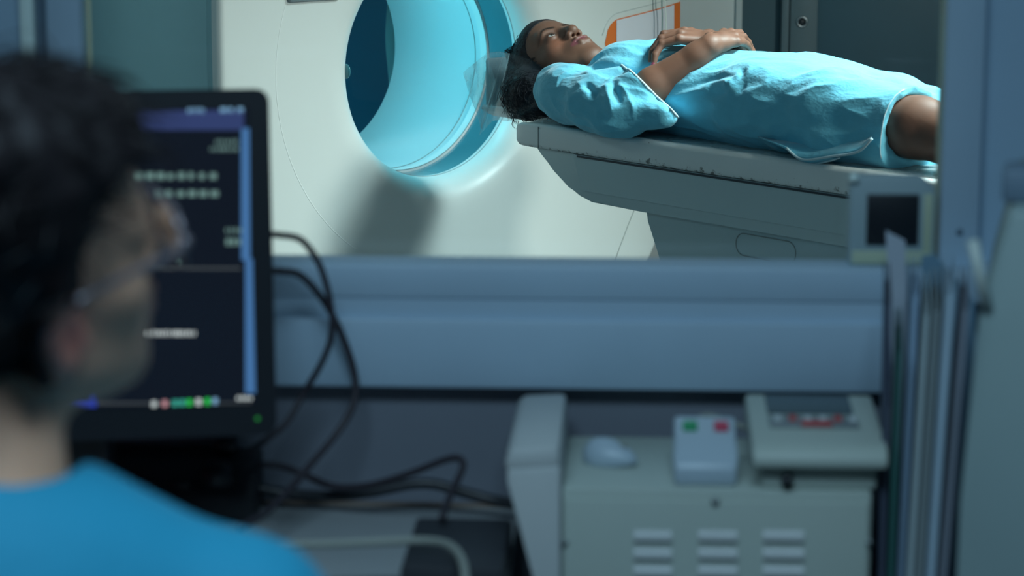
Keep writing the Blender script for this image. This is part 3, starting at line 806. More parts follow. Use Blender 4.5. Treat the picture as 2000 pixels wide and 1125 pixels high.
# fine flyaways along the hairline
for i in range(260):
    x = -.075 + .15 * rng.random(); z = .03 + .075 * rng.random()
    p = PH(x, .0, z); g = norm(p - HC)
    p = head_surf(HC + g * .135, -g, fh)
    if np.linalg.norm(p - HC) > .2: continue
    side = norm(rng.normal(size=3)); pts = []
    for j in range(7): s_ = j / 6; pts.append(p + g * .012 * s_ * (.4 + rng.random() * .3) - HR[2] * 0 + HR[2] * .015 * s_ + side * .006 * math.sin(3 * s_))
    strand(pts, .0006)
st = pyobj('hair_curls', lv, lf, M_hair, pat); st['kind'] = 'stuff'

# ---- gown
M_gown = mat('gown_cotton', (.14, .51, .67), .85, bump=.35, bscale=75, bdist=.005, bstretch=(1.0, 1.6, 1.6), var=.05, vscale=40, sheen=.25)
M_hem = mat('gown_hem_stitch', (.50, .68, .74), .9, bump=.6, bscale=400, bdist=.002)
GL, GH = np.array((-.10, -.30, -.004)), np.array((1.36, .26, .26))
fg = Field(GL, GH, .0032)
fg.ell((.060, .0, .055), (.105, .165, .080), None, .05)
fg.ell((.255, 0, .088), (.20, .178, .118), None, .06)
fg.ell((.235, -.075, .146), (.090, .075, .062), None, .05)
fg.ell((.235, .075, .146), (.090, .075, .062), None, .05)
fg.ell((.50, 0, .088), (.27, .172, .118), None, .06)
fg.ell((.74, 0, .088), (.24, .186, .120), None, .06)
for sg in (-1, 1):
    fg.chain([(.70, sg * .085, .105), (.95, sg * .098, .105), (1.20, sg * .104, .094), (1.40, sg * .104, .08)] if sg < 0 else [(.70, .085, .105), (.95, .096, .088), (1.20, .104, .062), (1.40, .104, .056)], [.098, .090, .077, .069] if sg < 0 else [.098, .082, .071, .066], .035)
fg.cone((.75, 0, .07), (1.25, 0, .045), .10, .07, .05)
# cloth falling from the near side on to the couch
fg.chain([(.84, -.140, .042), (1.0, -.150, .040), (1.19, -.150, .038)], [.030, .035, .036], .05)
# far sleeve, near shoulder
fg.chain([(.07, .15, .085), (.25, .205, .09), (.38, .20, .12)], [.068, .060, .054], .03)
fg.cone((.065, -.150, .082), (.15, -.190, .082), .066, .062, .03)
# neck opening
fg.cone(PH(0, -.02, -.06), (.03, .0, .13), .062, .060, .012, 'sub')
fg.cone((.03, .0, .13), (.075, -.01, .20), .060, .045, .02, 'sub')
fg.ell((-.09, .0, .10), (.075, .13, .12), None, .02, 'sub')

# near sleeve in a field of its own: cut at the mouth, hollow, then joined to the gown
CU = norm(WR - EL); CC = np.array([.411, -.190, .1135])
cn = norm((.39, .62, .69)); cut_p = CC + cn * .008
fs = Field((-.03, -.33, -.004), (.62, -.02, .26), .0032)
fs.chain([(.065, -.152, .084), (.15, -.195, .082), (.29, -.230, .074), (.375, -.236, .068)], [.064, .069, .066, .064], .025)
fs.chain([(.375, -.236, .068), CC + CU * .06], [.062, .066], .02)
fs.cone((.36, -.235, .052), (.525, -.226, .066), .046, .030, .04)
fs.cone((.27, -.215, .10), (.33, -.180, .125), .045, .042, .03)
fs.plane_cut(cut_p, cn, (-.03, -.33, -.004), (.62, -.02, .26))
E2 = EL + CU * .03
fs.cone(E2, CC + CU * .08, .050, .057, .006, 'sub')

CL = np.array([(CAM - TO) @ EU, (CAM - TO) @ EV, CAM[2] - TOP])
def hit(px, py, F1, F2=None):
    d = ray(px, py); d = np.array([d @ EU, d @ EV, d[2]]); d /= np.linalg.norm(d); t = 4.2
    for _ in range(260):
        p = CL + d * t
        if np.any(p < GL + .004) or np.any(p > GH - .004): t += .01; q = .01
        else:
            q = F1.at(p)
            if F2 is not None and np.all(p > F2.lo + .004) and np.all(p < F2.lo + F2.h * (F2.n - 1) - .004): q = min(q, F2.at(p))
            if q < .0005:
                if q < -.001: t += q; continue
                return p
            t += max(q * .7, .001)
        if t > 7: return None
    return None
# join
sl, g_ = fg.sub(fs.lo, fs.lo + fs.h * (fs.n - 1))
hs_ = sample(fs, *g_); d = fg.d[sl]
kk = .02 * np.clip((.30 - g_[0]) / .12, .08, 1)          # seam blends at the shoulder, stays crisp at the cuff
hh = np.maximum(kk - np.abs(d - hs_), 0) / kk; fg.d[sl] = np.minimum(d, hs_) - hh * hh * kk * .25
# hem: cut across the knees and hollow
hn = norm((1, -.15, .0)); hp_ = np.array([1.178, -.12, .10])
fg.plane_cut(hp_, hn, GL, GH)
for sg in (-1, 1):
    zo = 0 if sg < 0 else .026; fg.chain([(1.08, sg * .101, .092 - zo * .8), (1.20, sg * .104, .090 - zo), (1.36, sg * .104, .072 - zo * .5)], [.070, .071, .066], .004, 'sub')
V, Q = fg.mesh(); V = relax(V, Q, 2, .5)
# folds: crests (+) and valleys (-) along lines on the cloth, pushed along the surface normal
fn_ = np.cross(V[Q[:, 2]] - V[Q[:, 0]], V[Q[:, 3]] - V[Q[:, 1]]); NV = np.zeros_like(V)
for i in range(4): 
    for a_ in range(3): NV[:, a_] += np.bincount(Q[:, i], weights=fn_[:, a_], minlength=len(V))
NV /= np.linalg.norm(NV, axis=1)[:, None] + 1e-12
DSP = np.zeros(len(V))
def fold(px, amp, sig, sharp=False):
    pts = [hit(x, y, fg) for x, y in px]; pts = [p for p in pts if p is not None]
    if len(pts) < 2: return
    pts = cr(pts, 5); lo_ = np.min(pts, 0) - 4 * sig; hi_ = np.max(pts, 0) + 4 * sig
    m = np.all((V > lo_) & (V < hi_), 1); W_ = V[m]; d = np.full(len(W_), 9.0); tt = np.zeros(len(W_)); n_ = len(pts) - 1
    for i in range(n_):
        a, b = pts[i], pts[i + 1]; ab = b - a; t = np.clip(((W_ - a) @ ab) / (ab @ ab + 1e-12), 0, 1)
        dd = np.linalg.norm(W_ - a - t[:, None] * ab, axis=1); u_ = dd < d; d[u_] = dd[u_]; tt[u_] = (i + t[u_]) / n_
    w_ = np.exp(-d / sig) if sharp else np.exp(-(d / sig) ** 2)
    DSP[m] += amp * w_ * np.clip(np.minimum(tt, 1 - tt) * 5, .12, 1)
for f_ in [
 ([(1308, 192), (1360, 178), (1420, 162), (1480, 142), (1560, 122)], .009, .012, True),
 ([(1330, 206), (1400, 184), (1460, 166), (1530, 152), (1600, 152)], -.010, .014),
 ([(1340, 172), (1400, 152), (1450, 141), (1500, 134)], -.007, .010),
 ([(1400, 140), (1440, 130), (1500, 126), (1560, 122)], .004, .008, True),
 ([(1390, 232), (1440, 234), (1490, 258), (1530, 270)], .010, .012, True),
 ([(1420, 206), (1455, 196), (1510, 198)], .007, .014),
 ([(1430, 222), (1490, 228), (1545, 244)], -.010, .013),
 ([(1552, 172), (1562, 200), (1572, 224), (1592, 254)], .006, .007, True),
 ([(1578, 180), (1590, 215), (1615, 250)], -.005, .010),
 ([(1620, 180), (1650, 215), (1690, 262)], -.009, .016),
 ([(1640, 172), (1700, 196), (1748, 212)], .006, .008, True),
 ([(1700, 215), (1712, 245), (1718, 275)], -.006, .014),
 ([(1735, 215), (1732, 250), (1738, 285)], .004, .008),
 ([(1378, 120), (1420, 113), (1480, 110)], .003, .006, True),
 ([(1248, 96), (1275, 108), (1296, 124)], -.006, .010),
 ([(1262, 86), (1290, 98), (1306, 112)], .003, .006, True),
 ([(1120, 130), (1160, 118), (1210, 108), (1250, 112)], -.004, .010),
 ([(1110, 138), (1150, 128), (1200, 124), (1235, 130)], .003, .007, True),
 ([(1500, 112), (1560, 126), (1630, 134), (1700, 160), (1790, 192)], -.006, .014),
 ([(1540, 122), (1600, 122), (1660, 130), (1720, 150), (1800, 178)], .003, .010),
 ([(1300, 225), (1350, 228), (1420, 252), (1480, 268)], -.006, .010),
 ([(1126, 158), (1148, 184), (1158, 224)], .006, .008, True),
 ([(1140, 160), (1166, 190), (1174, 230)], -.008, .010),
 ([(1182, 162), (1190, 190), (1198, 226)], .006, .007, True),
 ([(1196, 158), (1204, 185), (1212, 205)], -.009, .009),
 ([(1206, 160), (1222, 180), (1236, 208), (1240, 235)], .006, .008, True),
 ([(1105, 195), (1130, 225), (1170, 244)], .004, .010),
 ([(1215, 235), (1250, 225), (1285, 212)], .005, .008, True),
 ([(1175, 150), (1190, 158), (1200, 150)], .006, .006, True),
 ([(1086, 168), (1092, 152), (1106, 143), (1135, 139), (1168, 148), (1205, 156)], .0035, .004),
 ([(1089, 172), (1096, 157), (1110, 148), (1136, 144), (1168, 153)], -.003, .004)]: fold(*f_)
wn = 0.0; rg = np.random.default_rng(3)
for i in range(14):
    kv = rg.normal(size=3) * np.array([14, 30, 34]) * (1 + .12 * i); wn = wn + np.sin(V @ kv + rg.random() * 6 + 2.0 * np.sin(V @ (rg.normal(size=3) * 14))) / (1 + .3 * i)
DSP += .0018 * (1 - np.abs(wn)) * np.clip((V[:, 2]) / .03, 0, 1)
V = V + NV * DSP[:, None]; V = relax(V, Q, 1, .4); V[:, 2] = np.maximum(V[:, 2], .0015)
gown = quad_mesh('gown', V, Q, M_gown, pat); gown['label'] = 'light blue hospital gown'
# stitched hems
def rim_curve(F, c, n, a0, a1, N=40, rmax=.16, up=(0, 0, 1), inner=.0):
    n = norm(n); e1 = norm(np.cross(n, up)); e2 = np.cross(n, e1); out = []
    for a in np.linspace(a0, a1, N):
        dr_ = e1 * math.cos(a) + e2 * math.sin(a); best = None
        for r in np.arange(.03, rmax, .0015):
            p = c + dr_ * r - n * .004
            if F.at(p) < 0: best = r
            elif best is not None: break
        if best is not None: out.append(c + dr_ * (best - .001))
    return out
ring_pts = rim_curve(fs, cut_p, cn, 0, 2 * math.pi, 56)
if len(ring_pts) > 8: tube('cuff_hem', ring_pts[:-1], .0032, M_hem, gown, 8, True)
e1 = None
hp2 = rim_curve(fg, np.array([1.180, -.104, .09]), hn, 0, 2 * math.pi, 60, .13)
hp2 = [p for p in hp2 if p[1] < -.125 and p[2] > .02]
hp2.sort(key=lambda p: p[2])
if len(hp2) > 4: tube('skirt_hem', hp2, .0013, M_hem, gown, 8)
# loose folded flap of the skirt on the couch edge
Bc = cr([at_v(x, y, -.180) for x, y in ((1480, 268), (1530, 276), (1580, 280), (1630, 276), (1680, 270), (1706, 262))], 8)
Mc = cr([at_v(x, y, -.205) for x, y in ((1500, 276), (1545, 291), (1588, 300), (1635, 296), (1680, 288), (1702, 276))], 8)
Hc = cr([at_v(x, y, -.224) for x, y in ((1536, 289), (1556, 306), (1578, 312), (1625, 305), (1676, 296), (1703, 271))], 8)
Uc = cr([at_v(x, y, -.212) for x, y in ((1540, 292), (1560, 311), (1580, 321), (1604, 318), (1628, 312), (1640, 308))], 8)
rows = [Bc, Mc, Hc]
vv, ff = [], []
nn = len(Bc)
for r_ in rows: vv += r_
for i in range(len(rows) - 1):
    for k_ in range(nn - 1): ff.append((i * nn + k_, i * nn + k_ + 1, (i + 1) * nn + k_ + 1, (i + 1) * nn + k_))
o0 = len(vv); cut_n = int(nn * .55)
Hs = Hc[:cut_n]; Us = [Uc[min(int(i * len(Uc) / cut_n), len(Uc) - 1)] for i in range(cut_n)]
vv += Hs + Us
for k_ in range(cut_n - 1): ff.append((o0 + k_, o0 + k_ + 1, o0 + cut_n + k_ + 1, o0 + cut_n + k_))
fp = pyobj('gown_flap', vv, ff, M_gown, gown)
md = fp.modifiers.new('solid', 'SOLIDIFY'); md.thickness = .003
tube('flap_hem', Hc, .0028, M_hem, gown, 8)
tube('flap_hem', Uc, .0020, M_hem, gown, 8)

# ================================================================== HEADREST AND PLASTIC FILM
hr = empty('headrest', l2w(0, 0, TOP), TA)
tag(hr, "grey curved headrest under the person's hair at the end of the couch", 'headrest')
M_rest = mat('headrest_grey', (.30, .36, .38), .6, var=.05)
vv, ff = [], []; nu, na = 14, 22
for i in range(nu + 1):
    u_ = -.335 + .33 * i / nu
    for lay in (0, 1):
        for j in range(na + 1):
            a = math.radians(-38 + 76 * j / na); r = .125 + .012 * lay
            vv.append((u_, r * math.sin(a), .118 - r * math.cos(a) - .012))
st_ = (na + 1) * 2
for i in range(nu):
    for lay in (0, 1):
        for j in range(na):
            b = i * st_ + lay * (na + 1) + j; ff.append((b, b + 1, b + 1 + st_, b + st_) if lay else (b + st_, b + st_ + 1, b + 1, b))
    for j in (0, na):
        b = i * st_ + j; ff.append((b, b + na + 1, b + na + 1 + st_, b + st_))
for i in (0, nu):
    for j in range(na): b = i * st_ + j; ff.append((b, b + 1, b + na + 2, b + na + 1))
pyobj('cradle', vv, ff, M_rest, hr)
a = at_v(951, 106, -.04); b = at_v(1000, 195, -.04)
box('end_tab', (-.348, -.06, -.005), (-.336, .075, a[2] - .008), mat('headrest_tab', (.09, .15, .18), .5), hr, bev=.006)
box('mounting_arm', (-.12, -.06, -.056), (-.036, .06, -.020), M_rest, hr, bev=.006)

film = empty('plastic_film', l2w(0, 0, TOP), TA)
tag(film, "clear crumpled plastic film draped over the headrest behind the person's hair", 'film')
M_film = film_mat('film_clear', (.25, .55, .75), .955, .12); M_film1 = film_mat('film_rear', (.62, .88, .95), .60, .12)
M_film2 = film_mat('film_fold', (.70, .92, .98), .5, .10)
def sheet(name, rows, m, bumpy=.002):
    P = [[at_v(x, y, v) for x, y, v in r] for r in rows]; nr, nc = len(P), len(P[0])
    V_, F_ = [], []; S = 5
    for i in range((nr - 1) * S + 1):
        a_, ti = min(i // S, nr - 2), i / S - min(i // S, nr - 2)
        for j in range((nc - 1) * S + 1):
            b_, tj = min(j // S, nc - 2), j / S - min(j // S, nc - 2)
            p = (P[a_][b_] * (1 - ti) * (1 - tj) + P[a_ + 1][b_] * ti * (1 - tj) + P[a_][b_ + 1] * (1 - ti) * tj + P[a_ + 1][b_ + 1] * ti * tj)
            V_.append(p + np.array([0, bumpy * noise.noise(Vector(p * 40)), bumpy * noise.noise(Vector(p * 35 + 5))]))
    w_ = (nc - 1) * S + 1
    for i in range((nr - 1) * S):
        for j in range((nc - 1) * S): F_.append((i * w_ + j, i * w_ + j + 1, (i + 1) * w_ + j + 1, (i + 1) * w_ + j))
    return pyobj(name, V_, F_, m, film)
sheet('rear_flap', [[(904, 142, -.06), (928, 122, -.07), (951, 103, -.08)], [(918, 190, -.07), (945, 175, -.10), (968, 160, -.105)], [(935, 232, -.09), (938, 250, -.12), (940, 262, -.13)]], M_film1)
sheet('middle_flap', [[(951, 103, -.08), (972, 101, -.10), (996, 104, -.12)], [(962, 170, -.105), (972, 165, -.12), (984, 160, -.135)], [(942, 258, -.13), (962, 235, -.13), (1000, 236, -.13)]], M_film1)
sheet('front_flap', [[(996, 104, -.135), (1040, 118, -.135), (1085, 142, -.13)], [(974, 190, -.15), (1020, 195, -.155), (1072, 190, -.155)], [(1012, 248, -.17), (1020, 225, -.175), (1045, 216, -.18)]], M_film)
def ribbon(name, px, wd, m):
    P = [at_v(*p) for p in px]; V_, F_ = [], []
    for i, p in enumerate(P):
        w_ = wd[i]; V_ += [p + np.array([-w_, 0, 0]), p + np.array([w_, -.004, 0])]
    for i in range(len(P) - 1): F_.append((2 * i, 2 * i + 1, 2 * i + 3, 2 * i + 2))
    return pyobj(name, V_, F_, m, film)
ribbon('fold_crease', [(978, 125, -.115), (968, 160, -.122), (956, 200, -.13), (945, 235, -.135), (938, 264, -.137)], [.0015, .003, .005, .008, .003], M_film2)
ribbon('fold_crease', [(996, 104, -.137), (985, 150, -.147), (975, 190, -.152)], [.0015, .003, .002], M_film2)
ribbon('fold_crease', [(975, 190, -.153), (992, 220, -.162), (1004, 240, -.17)], [.002, .004, .003], M_film2)

# ================================================================== CONTROL DESK
M_desk = mat('desk_laminate', (.36, .39, .40), .45, var=.05, vscale=12)
M_edge = mat('desk_edge_brown', (.20, .15, .12), .6)
M_black = mat('black_plastic', (.012, .015, .020), .38)
M_black2 = mat('black_matt', (.018, .021, .027), .6)
M_case = mat('equipment_beige_grey', (.40, .46, .42), .5, var=.03)
M_case2 = mat('equipment_side_grey', (.47, .50, .50), .5, var=.03)
M_cable = mat('cable_dark', (.030, .024, .032), .5)
M_cable2 = mat('cable_grey', (.26, .28, .25), .55)
ZD = 0.722
xde = at_y(1000, 965, 3.0)[0]
dk = empty('control_desk', (-1.2, 2.62, 0)); tag(dk, 'long grey laminate control desk under the viewing window', 'desk')
X0, X1 = -2.1 + 1.2, xde + .01 + 1.2
box('tabletop', (X0, -.45, ZD - .028), (X1, .376, ZD), M_desk, dk, bev=.003)
box('edge_strip', (X0, .376, ZD - .028), (X1, .381, ZD + .004), M_edge, dk)
for x in (X0 + .02, X1 - .05): box('leg_panel', (x, -.40, 0), (x + .025, .36, ZD - .028), M_desk, dk, bev=.002)

# ---- monitor (turned a little to the right, leaning back)
YM = 2.80
mo = empty('computer_monitor', tuple(at_y(300, 985, YM)[:2]) + (ZD,), 0)
tag(mo, 'black computer monitor with a dark scan screen in front of the technician', 'monitor')
pc = at_y(533, 512, YM)                     # middle of the right edge
mo.location = Vector((pc[0] - .26, YM - .05, ZD))
ry = math.radians(11.0); tl = math.radians(7)
Rm = Matrix.Rotation(ry, 3, 'Z') @ Matrix.Rotation(-tl, 3, 'X')
MW, MH = .505, .412
cen = Vector(pc) - Rm @ Vector((MW / 2, 0, 0)) - mo.location
mm = Matrix.Translation(cen) @ Rm.to_4x4()
def mpart(name, bm, m, parent=mo, smooth=True):
    bmesh.ops.transform(bm, matrix=mm, verts=bm.verts[:]); return obj(name, bm, m, parent, smooth)
def rrect(w_, h_, r, y0, y1):
    bm = bmesh.new(); P = []
    for sx, sz, a0 in ((1, 1, 0), (-1, 1, 90), (-1, -1, 180), (1, -1, 270)):
        for a_ in np.linspace(a0, a0 + 90, 6): P.append((sx * (w_ / 2 - r) + r * math.cos(math.radians(a_)), sz * (h_ / 2 - r) + r * math.sin(math.radians(a_))))
    v0 = [bm.verts.new((x, y0, z)) for x, z in P]; v1 = [bm.verts.new((x, y1, z)) for x, z in P]
    bm.faces.new(v0); bm.faces.new(v1[::-1]); n_ = len(P)
    for i in range(n_): bm.faces.new((v0[i], v1[i], v1[(i + 1) % n_], v0[(i + 1) % n_]))
    return bm
mpart('housing', rrect(MW, MH, .016, .0, .045), M_black)
SX0, SX1, SZ0, SZ1 = -MW / 2 + .024, MW / 2 - .024, -MH / 2 + .038, MH / 2 - .022
def emis(name, col, st): return mat(name, (.01, .01, .012), .25, emit=col, estr=st)
bm = bmesh.new(); add_box(bm, (SX0, -.0015, SZ0), (SX1, .004, SZ1)); scr = mpart('screen', bm, mat('screen_dark', (.006, .008, .012), .2, emit=(.008, .012, .022), estr=.5))
E_bar = emis('screen_title_blue', (.035, .055, .17), .8); E_scroll = emis('screen_scroll_blue', (.055, .16, .36), .95)
E_text = emis('screen_text_green', (.35, .62, .58), .38); E_wh = emis('screen_icon_white', (.75, .85, .85), .8)
E_gr = emis('screen_icon_green', (.02, .75, .10), .8); E_te = emis('screen_icon_teal', (.05, .6, .45), .7); E_bl = emis('screen_outline_blue', (.03, .06, .55), .8)
E_rd = emis('screen_icon_pink', (.9, .45, .5), .7); E_ln = emis('screen_line_grey', (.10, .12, .13), .6); E_pb = emis('screen_icon_pale_blue', (.25, .50, .75), .8)
# flat picture on the glass; coordinates in photograph pixels of the screen
def spt(px, py):
    d = ray(px, py); Mi = (Matrix.Translation(mo.location) @ mm).inverted(); o_ = Mi @ Vector(CAM); d_ = Mi.to_3x3() @ Vector(d)
    t = (-.0018 - o_.y) / d_.y; p = o_ + d_ * t; return p.x, p.z
def ui(name, rects, m):
    bm = bmesh.new()
    for (xa, ya, xb, yb) in rects:
        q = [spt(xa, yb), spt(xb, yb), spt(xb, ya), spt(xa, ya)]
        q = [(min(max(x, SX0), SX1), min(max(z, SZ0), SZ1)) for x, z in q]
        f = bm.faces.new([bm.verts.new((x, -.0019, z)) for x, z in q]); r = bmesh.ops.extrude_face_region(bm, geom=[f])
        bmesh.ops.translate(bm, vec=(0, .0006, 0), verts=[v for v in r['geom'] if isinstance(v, bmesh.types.BMVert)])
    return mpart(name, bm, m, scr, False)
def words(x0, x1, y, h, n, seed):
    r = random.Random(seed); out = []; x = x0; w_ = (x1 - x0) / n
    for i in range(n):
        out.append((x + w_ * .12, y - h * (.4 + .2 * r.random()), x + w_ * (.55 + .35 * r.random()), y + h * .5)); x += w_
    return out
ui('title_bar', [(-100, 215, 476, 254)], E_bar)
ui('scroll_bar', [(471, 250, 489, 508), (479, 505, 499, 768)], E_scroll)
ui('text_line', words(365, 402, 216, 9, 5, 1), E_pb); ui('text_line', words(428, 478, 213, 13, 3, 2), E_pb)
ui('text_line', words(420, 466, 277, 7, 7, 3), E_text); ui('text_line', words(410, 466, 291, 8, 8, 4), E_text)
ui('text_line', words(262, 428, 344, 12, 8, 5), E_text); ui('text_line', words(300, 430, 378, 12, 6, 6), E_text)
ui('text_line', words(440, 474, 450, 9, 4, 7), E_text); ui('text_line', words(440, 474, 472, 14, 3, 8), E_text); ui('text_line', [(344, 508, 352, 518)], E_text)
ui('text_line', words(278, 384, 651, 9, 16, 9), E_wh)
ui('rule_line', [(200, 522, 470, 526)], E_ln); ui('rule_line', [(190, 786, 490, 790)], E_ln)
ui('outline_box', [(60, 786, 188, 795), (176, 735, 187, 790)], E_bl)
for i, (x, m_) in enumerate(((301, E_wh), (322, E_rd), (342, E_te), (356, E_te), (370, E_gr), (388, E_wh), (405, E_gr), (420, E_pb))):
    y = 790 - (x - 301) * .055; ui('taskbar_icon', [(x - 5, y - 6, x + 5, y + 6)], m_)
ui('clock', words(462, 494, 778, 7, 4, 11), E_wh)
lp = spt(503, 818); bm = bmesh.new(); bmesh.ops.create_uvsphere(bm, u_segments=10, v_segments=6, radius=.0028); bmesh.ops.translate(bm, vec=(lp[0], 0, lp[1]), verts=bm.verts[:])
mpart('power_light', bm, emis('led_green_dim', (.02, .35, .05), .5))
sl_ = cen.z - MH / 2
box('stand_neck', (cen.x - .05, cen.y + .01, .02), (cen.x + .05, cen.y + .06, sl_ + .16), M_black, mo, bev=.006)
box('stand_base', (cen.x - .13, cen.y - .10, 0), (cen.x + .13, cen.y + .11, .022), M_black, mo, bev=.008)
# ---- black control box below the monitor
kx0, kx1 = at_y(160, 980, 2.96)[0], at_y(508, 980, 2.96)[0]
kb = empty('desk_control_box', ((kx0 + kx1) / 2, 2.935, ZD)); tag(kb, 'low black desktop control box below the monitor, cables at its right end', 'control box')
hw = (kx1 - kx0) / 2
bh = at_y(400, 872, 2.99)[2] - ZD
prism('body', [(-.025, 0), (.06, 0), (.06, bh), (.01, bh * .92), (-.025, bh * .45)], -hw, hw, M_black2, kb, 'x', bev=.006)
tube('dial', [(hw - .05, -.022, bh * .66), (hw - .05, -.002, bh * .72)], .024, M_black, kb, 20)
box('plug_block', (hw - .055, .02, bh), (hw - .030, .05, bh + .016), M_black, kb, bev=.003)
for x in (-.07, -.03, .01): box('key', (x, -.022, bh * .52), (x + .022, -.008, bh * .66), M_black, kb, bev=.002)
bm = bmesh.new(); bmesh.ops.create_uvsphere(bm, u_segments=8, v_segments=6, radius=.0025); bmesh.ops.translate(bm, vec=(-.005, -.026, .012), verts=bm.verts[:]); obj('indicator_light', bm, emis('led_yellow_green', (.25, .5, .02), .5), kb, True)
# red connector with grey cable behind the technician's neck
p1 = at_y(142, 886, 2.80)
cn1 = empty('signal_connector', (p1[0], 2.80, ZD)); tag(cn1, "small grey connector with a red light beside the technician's neck", 'connector')
box('shell', (-.05, -.015, 0), (-.006, .015, p1[2] - ZD + .004), M_cable2, cn1, bev=.004)
box('red_light', (-.006, -.013, .01), (.006, .013, p1[2] - ZD + .004), emis('led_red', (.6, .01, .01), .8), cn1, bev=.003)
def cable(name, px, r, m, lab, z=None):
    pts = [at_y(x, y, Y) for x, y, Y in px]
    for p in pts: p[2] = max(p[2], ZD + r)
    return tag(tube(name, cr(pts, 8), r, m, None, 8), lab, 'cable')
cable('monitor_cable', [(505, 458, 2.87), (545, 459, 2.89), (590, 470, 2.90), (625, 520, 2.905), (645, 590, 2.905), (648, 650, 2.905), (630, 705, 2.915), (595, 765, 2.93), (560, 825, 2.91), (520, 858, 2.89), (490, 880, 2.87)], .0042, M_cable, 'upper dark cable looping from the right edge of the monitor')
cable('monitor_cable', [(505, 530, 2.86), (550, 530, 2.89), (590, 540, 2.92), (635, 592, 2.94), (668, 655, 2.95), (692, 730, 2.95), (690, 790, 2.94), (655, 850, 2.92), (600, 915, 2.88), (560, 962, 2.84), (520, 1000, 2.78), (470, 1030, 2.70)], .0046, M_cable, 'lower dark cable looping widest from the monitor down to the desk')
cable('adapter_cable', [(505, 908, 2.94), (545, 910, 2.95), (590, 925, 2.96), (650, 950, 2.94), (720, 948, 2.92), (800, 925, 2.90), (870, 898, 2.88), (898, 896, 2.87), (904, 912, 2.86), (890, 945, 2.84), (872, 985, 2.80), (864, 1012, 2.755)], .0045, M_cable, 'thin dark cable bending sharply down into the black power adapter')
cable('power_cable', [(500, 953, 2.96), (560, 964, 2.965), (640, 969, 2.96), (720, 962, 2.95), (800, 946, 2.95), (850, 946, 2.95), (900, 960, 2.945), (960, 976, 2.94), (1010, 986, 2.93)], .0072, M_black, 'thick black cable running along the desk to the vented cabinet')
cable('grey_cable', [(540, 1064, 2.62), (640, 1062, 2.63), (740, 1058, 2.64), (820, 1056, 2.64), (870, 1062, 2.62), (898, 1085, 2.58), (908, 1120, 2.53), (910, 1180, 2.46)], .0052, M_cable2, 'grey cable crossing in front of the black power adapter')
# black power adapter on the desk
q0 = at_z(905, 1060, ZD + .05)
pa = empty('power_adapter', (q0[0], q0[1] + .0, ZD)); tag(pa, 'flat black power adapter box lying on the desk beside the vented cabinet', 'adapter')
a0 = at_z(812, 1012, ZD + .045)[0] - q0[0]; a1 = at_z(1000, 1012, ZD + .045)[0] - q0[0]; yb = at_z(905, 1010, ZD + .045)[1] - q0[1]
box('case', (a0, yb - .20, 0), (a1, yb, .045), M_black2, pa, bev=.006)
box('plug', ((a0 + a1) / 2 - .05, yb - .001, .012), ((a0 + a1) / 2 - .02, yb + .016, .032), M_black, pa, bev=.003)

ym = 2.42
g0 = at_y(1912, 620, ym); g1 = at_y(1950, 410, ym)
# ---- side table with the vented cabinet
ZT = .56
st_x0 = at_y(1010, 1000, 2.75)[0]
sdt = empty('side_table', (.25, 2.72, 0)); tag(sdt, 'low grey side table carrying the vented cabinet and the folders', 'table')
box('tabletop', (st_x0 - .25 + .02, -.42, ZT - .025), (g0[0] - .25 - .05, .30, ZT), M_desk, sdt, bev=.003)
for x in (st_x0 - .25 + .04, g0[0] - .25 - .10):
    for y in (-.38, .25): box('leg', (x, y, 0), (x + .035, y + .035, ZT - .025), M_case, sdt, bev=.003)
YC = 2.70
cx0 = at_y(1097, 958, YC)[0]; cx1 = at_y(1704, 958, YC)[0]; zc_ = at_y(1400, 957, YC)[2]; ycb = at_z(1250, 852, zc_)[1]
cab = empty('vented_cabinet', ((cx0 + cx1) / 2, YC, ZT)); tag(cab, 'beige grey electronics cabinet with three columns of vent louvres', 'cabinet')
hw = (cx1 - cx0) / 2; hc = zc_ - ZT; dc = ycb - YC
box('body', (-hw, 0, 0), (hw, dc, hc), M_case, cab, bev=.005)
box('front_panel', (-hw + .004, -.004, .004), (hw - .004, .001, hc - .012), M_case, cab, bev=.002)
for cxp in ((1238, 1312), (1364, 1440), (1490, 1570)):
    for yp in (1047, 1082, 1116):
        l = at_y(cxp[0], yp, YC - .004); r = at_y(cxp[1], yp, YC - .004); zz = l[2] - ZT; xm = (cx0 + cx1) / 2
        prism('louvre', [(-.004, zz - .006), (-.009, zz - .004), (-.008, zz + .002), (-.004, zz + .007)], l[0] - xm, r[0] - xm, M_case2, cab, 'x')
sc_ = at_y(1397, 980, YC - .004); tube('screw', [(sc_[0] - (cx0 + cx1) / 2, -.003, sc_[2] - ZT), (sc_[0] - (cx0 + cx1) / 2, -.006, sc_[2] - ZT)], .005, mat('screw_grey', (.25, .28, .28), .4, .6), cab, 12)
for xp in (1104, 1698):
    s2 = at_y(xp, 1060, YC - .004); tube('screw', [(s2[0] - (cx0 + cx1) / 2, -.003, s2[2] - ZT), (s2[0] - (cx0 + cx1) / 2, -.005, s2[2] - ZT)], .004, mat('screw_grey', (.25, .28, .28), .4, .6), cab, 10)
# flared side panel on the left
xm = (cx0 + cx1) / 2
pts = [at_y(x, y, YC)[[0, 2]] for x, y in ((1096, 905), (988, 912), (992, 935), (1046, 1135), (1060, 1300), (1096, 1300))]
prism('side_panel', [(p[0] - xm, max(p[1] - ZT, .0)) for p in pts], -.012, dc + .01, M_case2, cab, 'y', bev=.006)
pts = [at_y(x, y, YC + .02)[[0, 2]] for x, y in ((1096, 858), (1000, 862), (988, 885), (988, 912), (1096, 908))]
prism('side_panel_cap', [(p[0] - xm, p[1] - ZT) for p in pts], -.010, dc + .012, M_case2, cab, 'y', bev=.008)

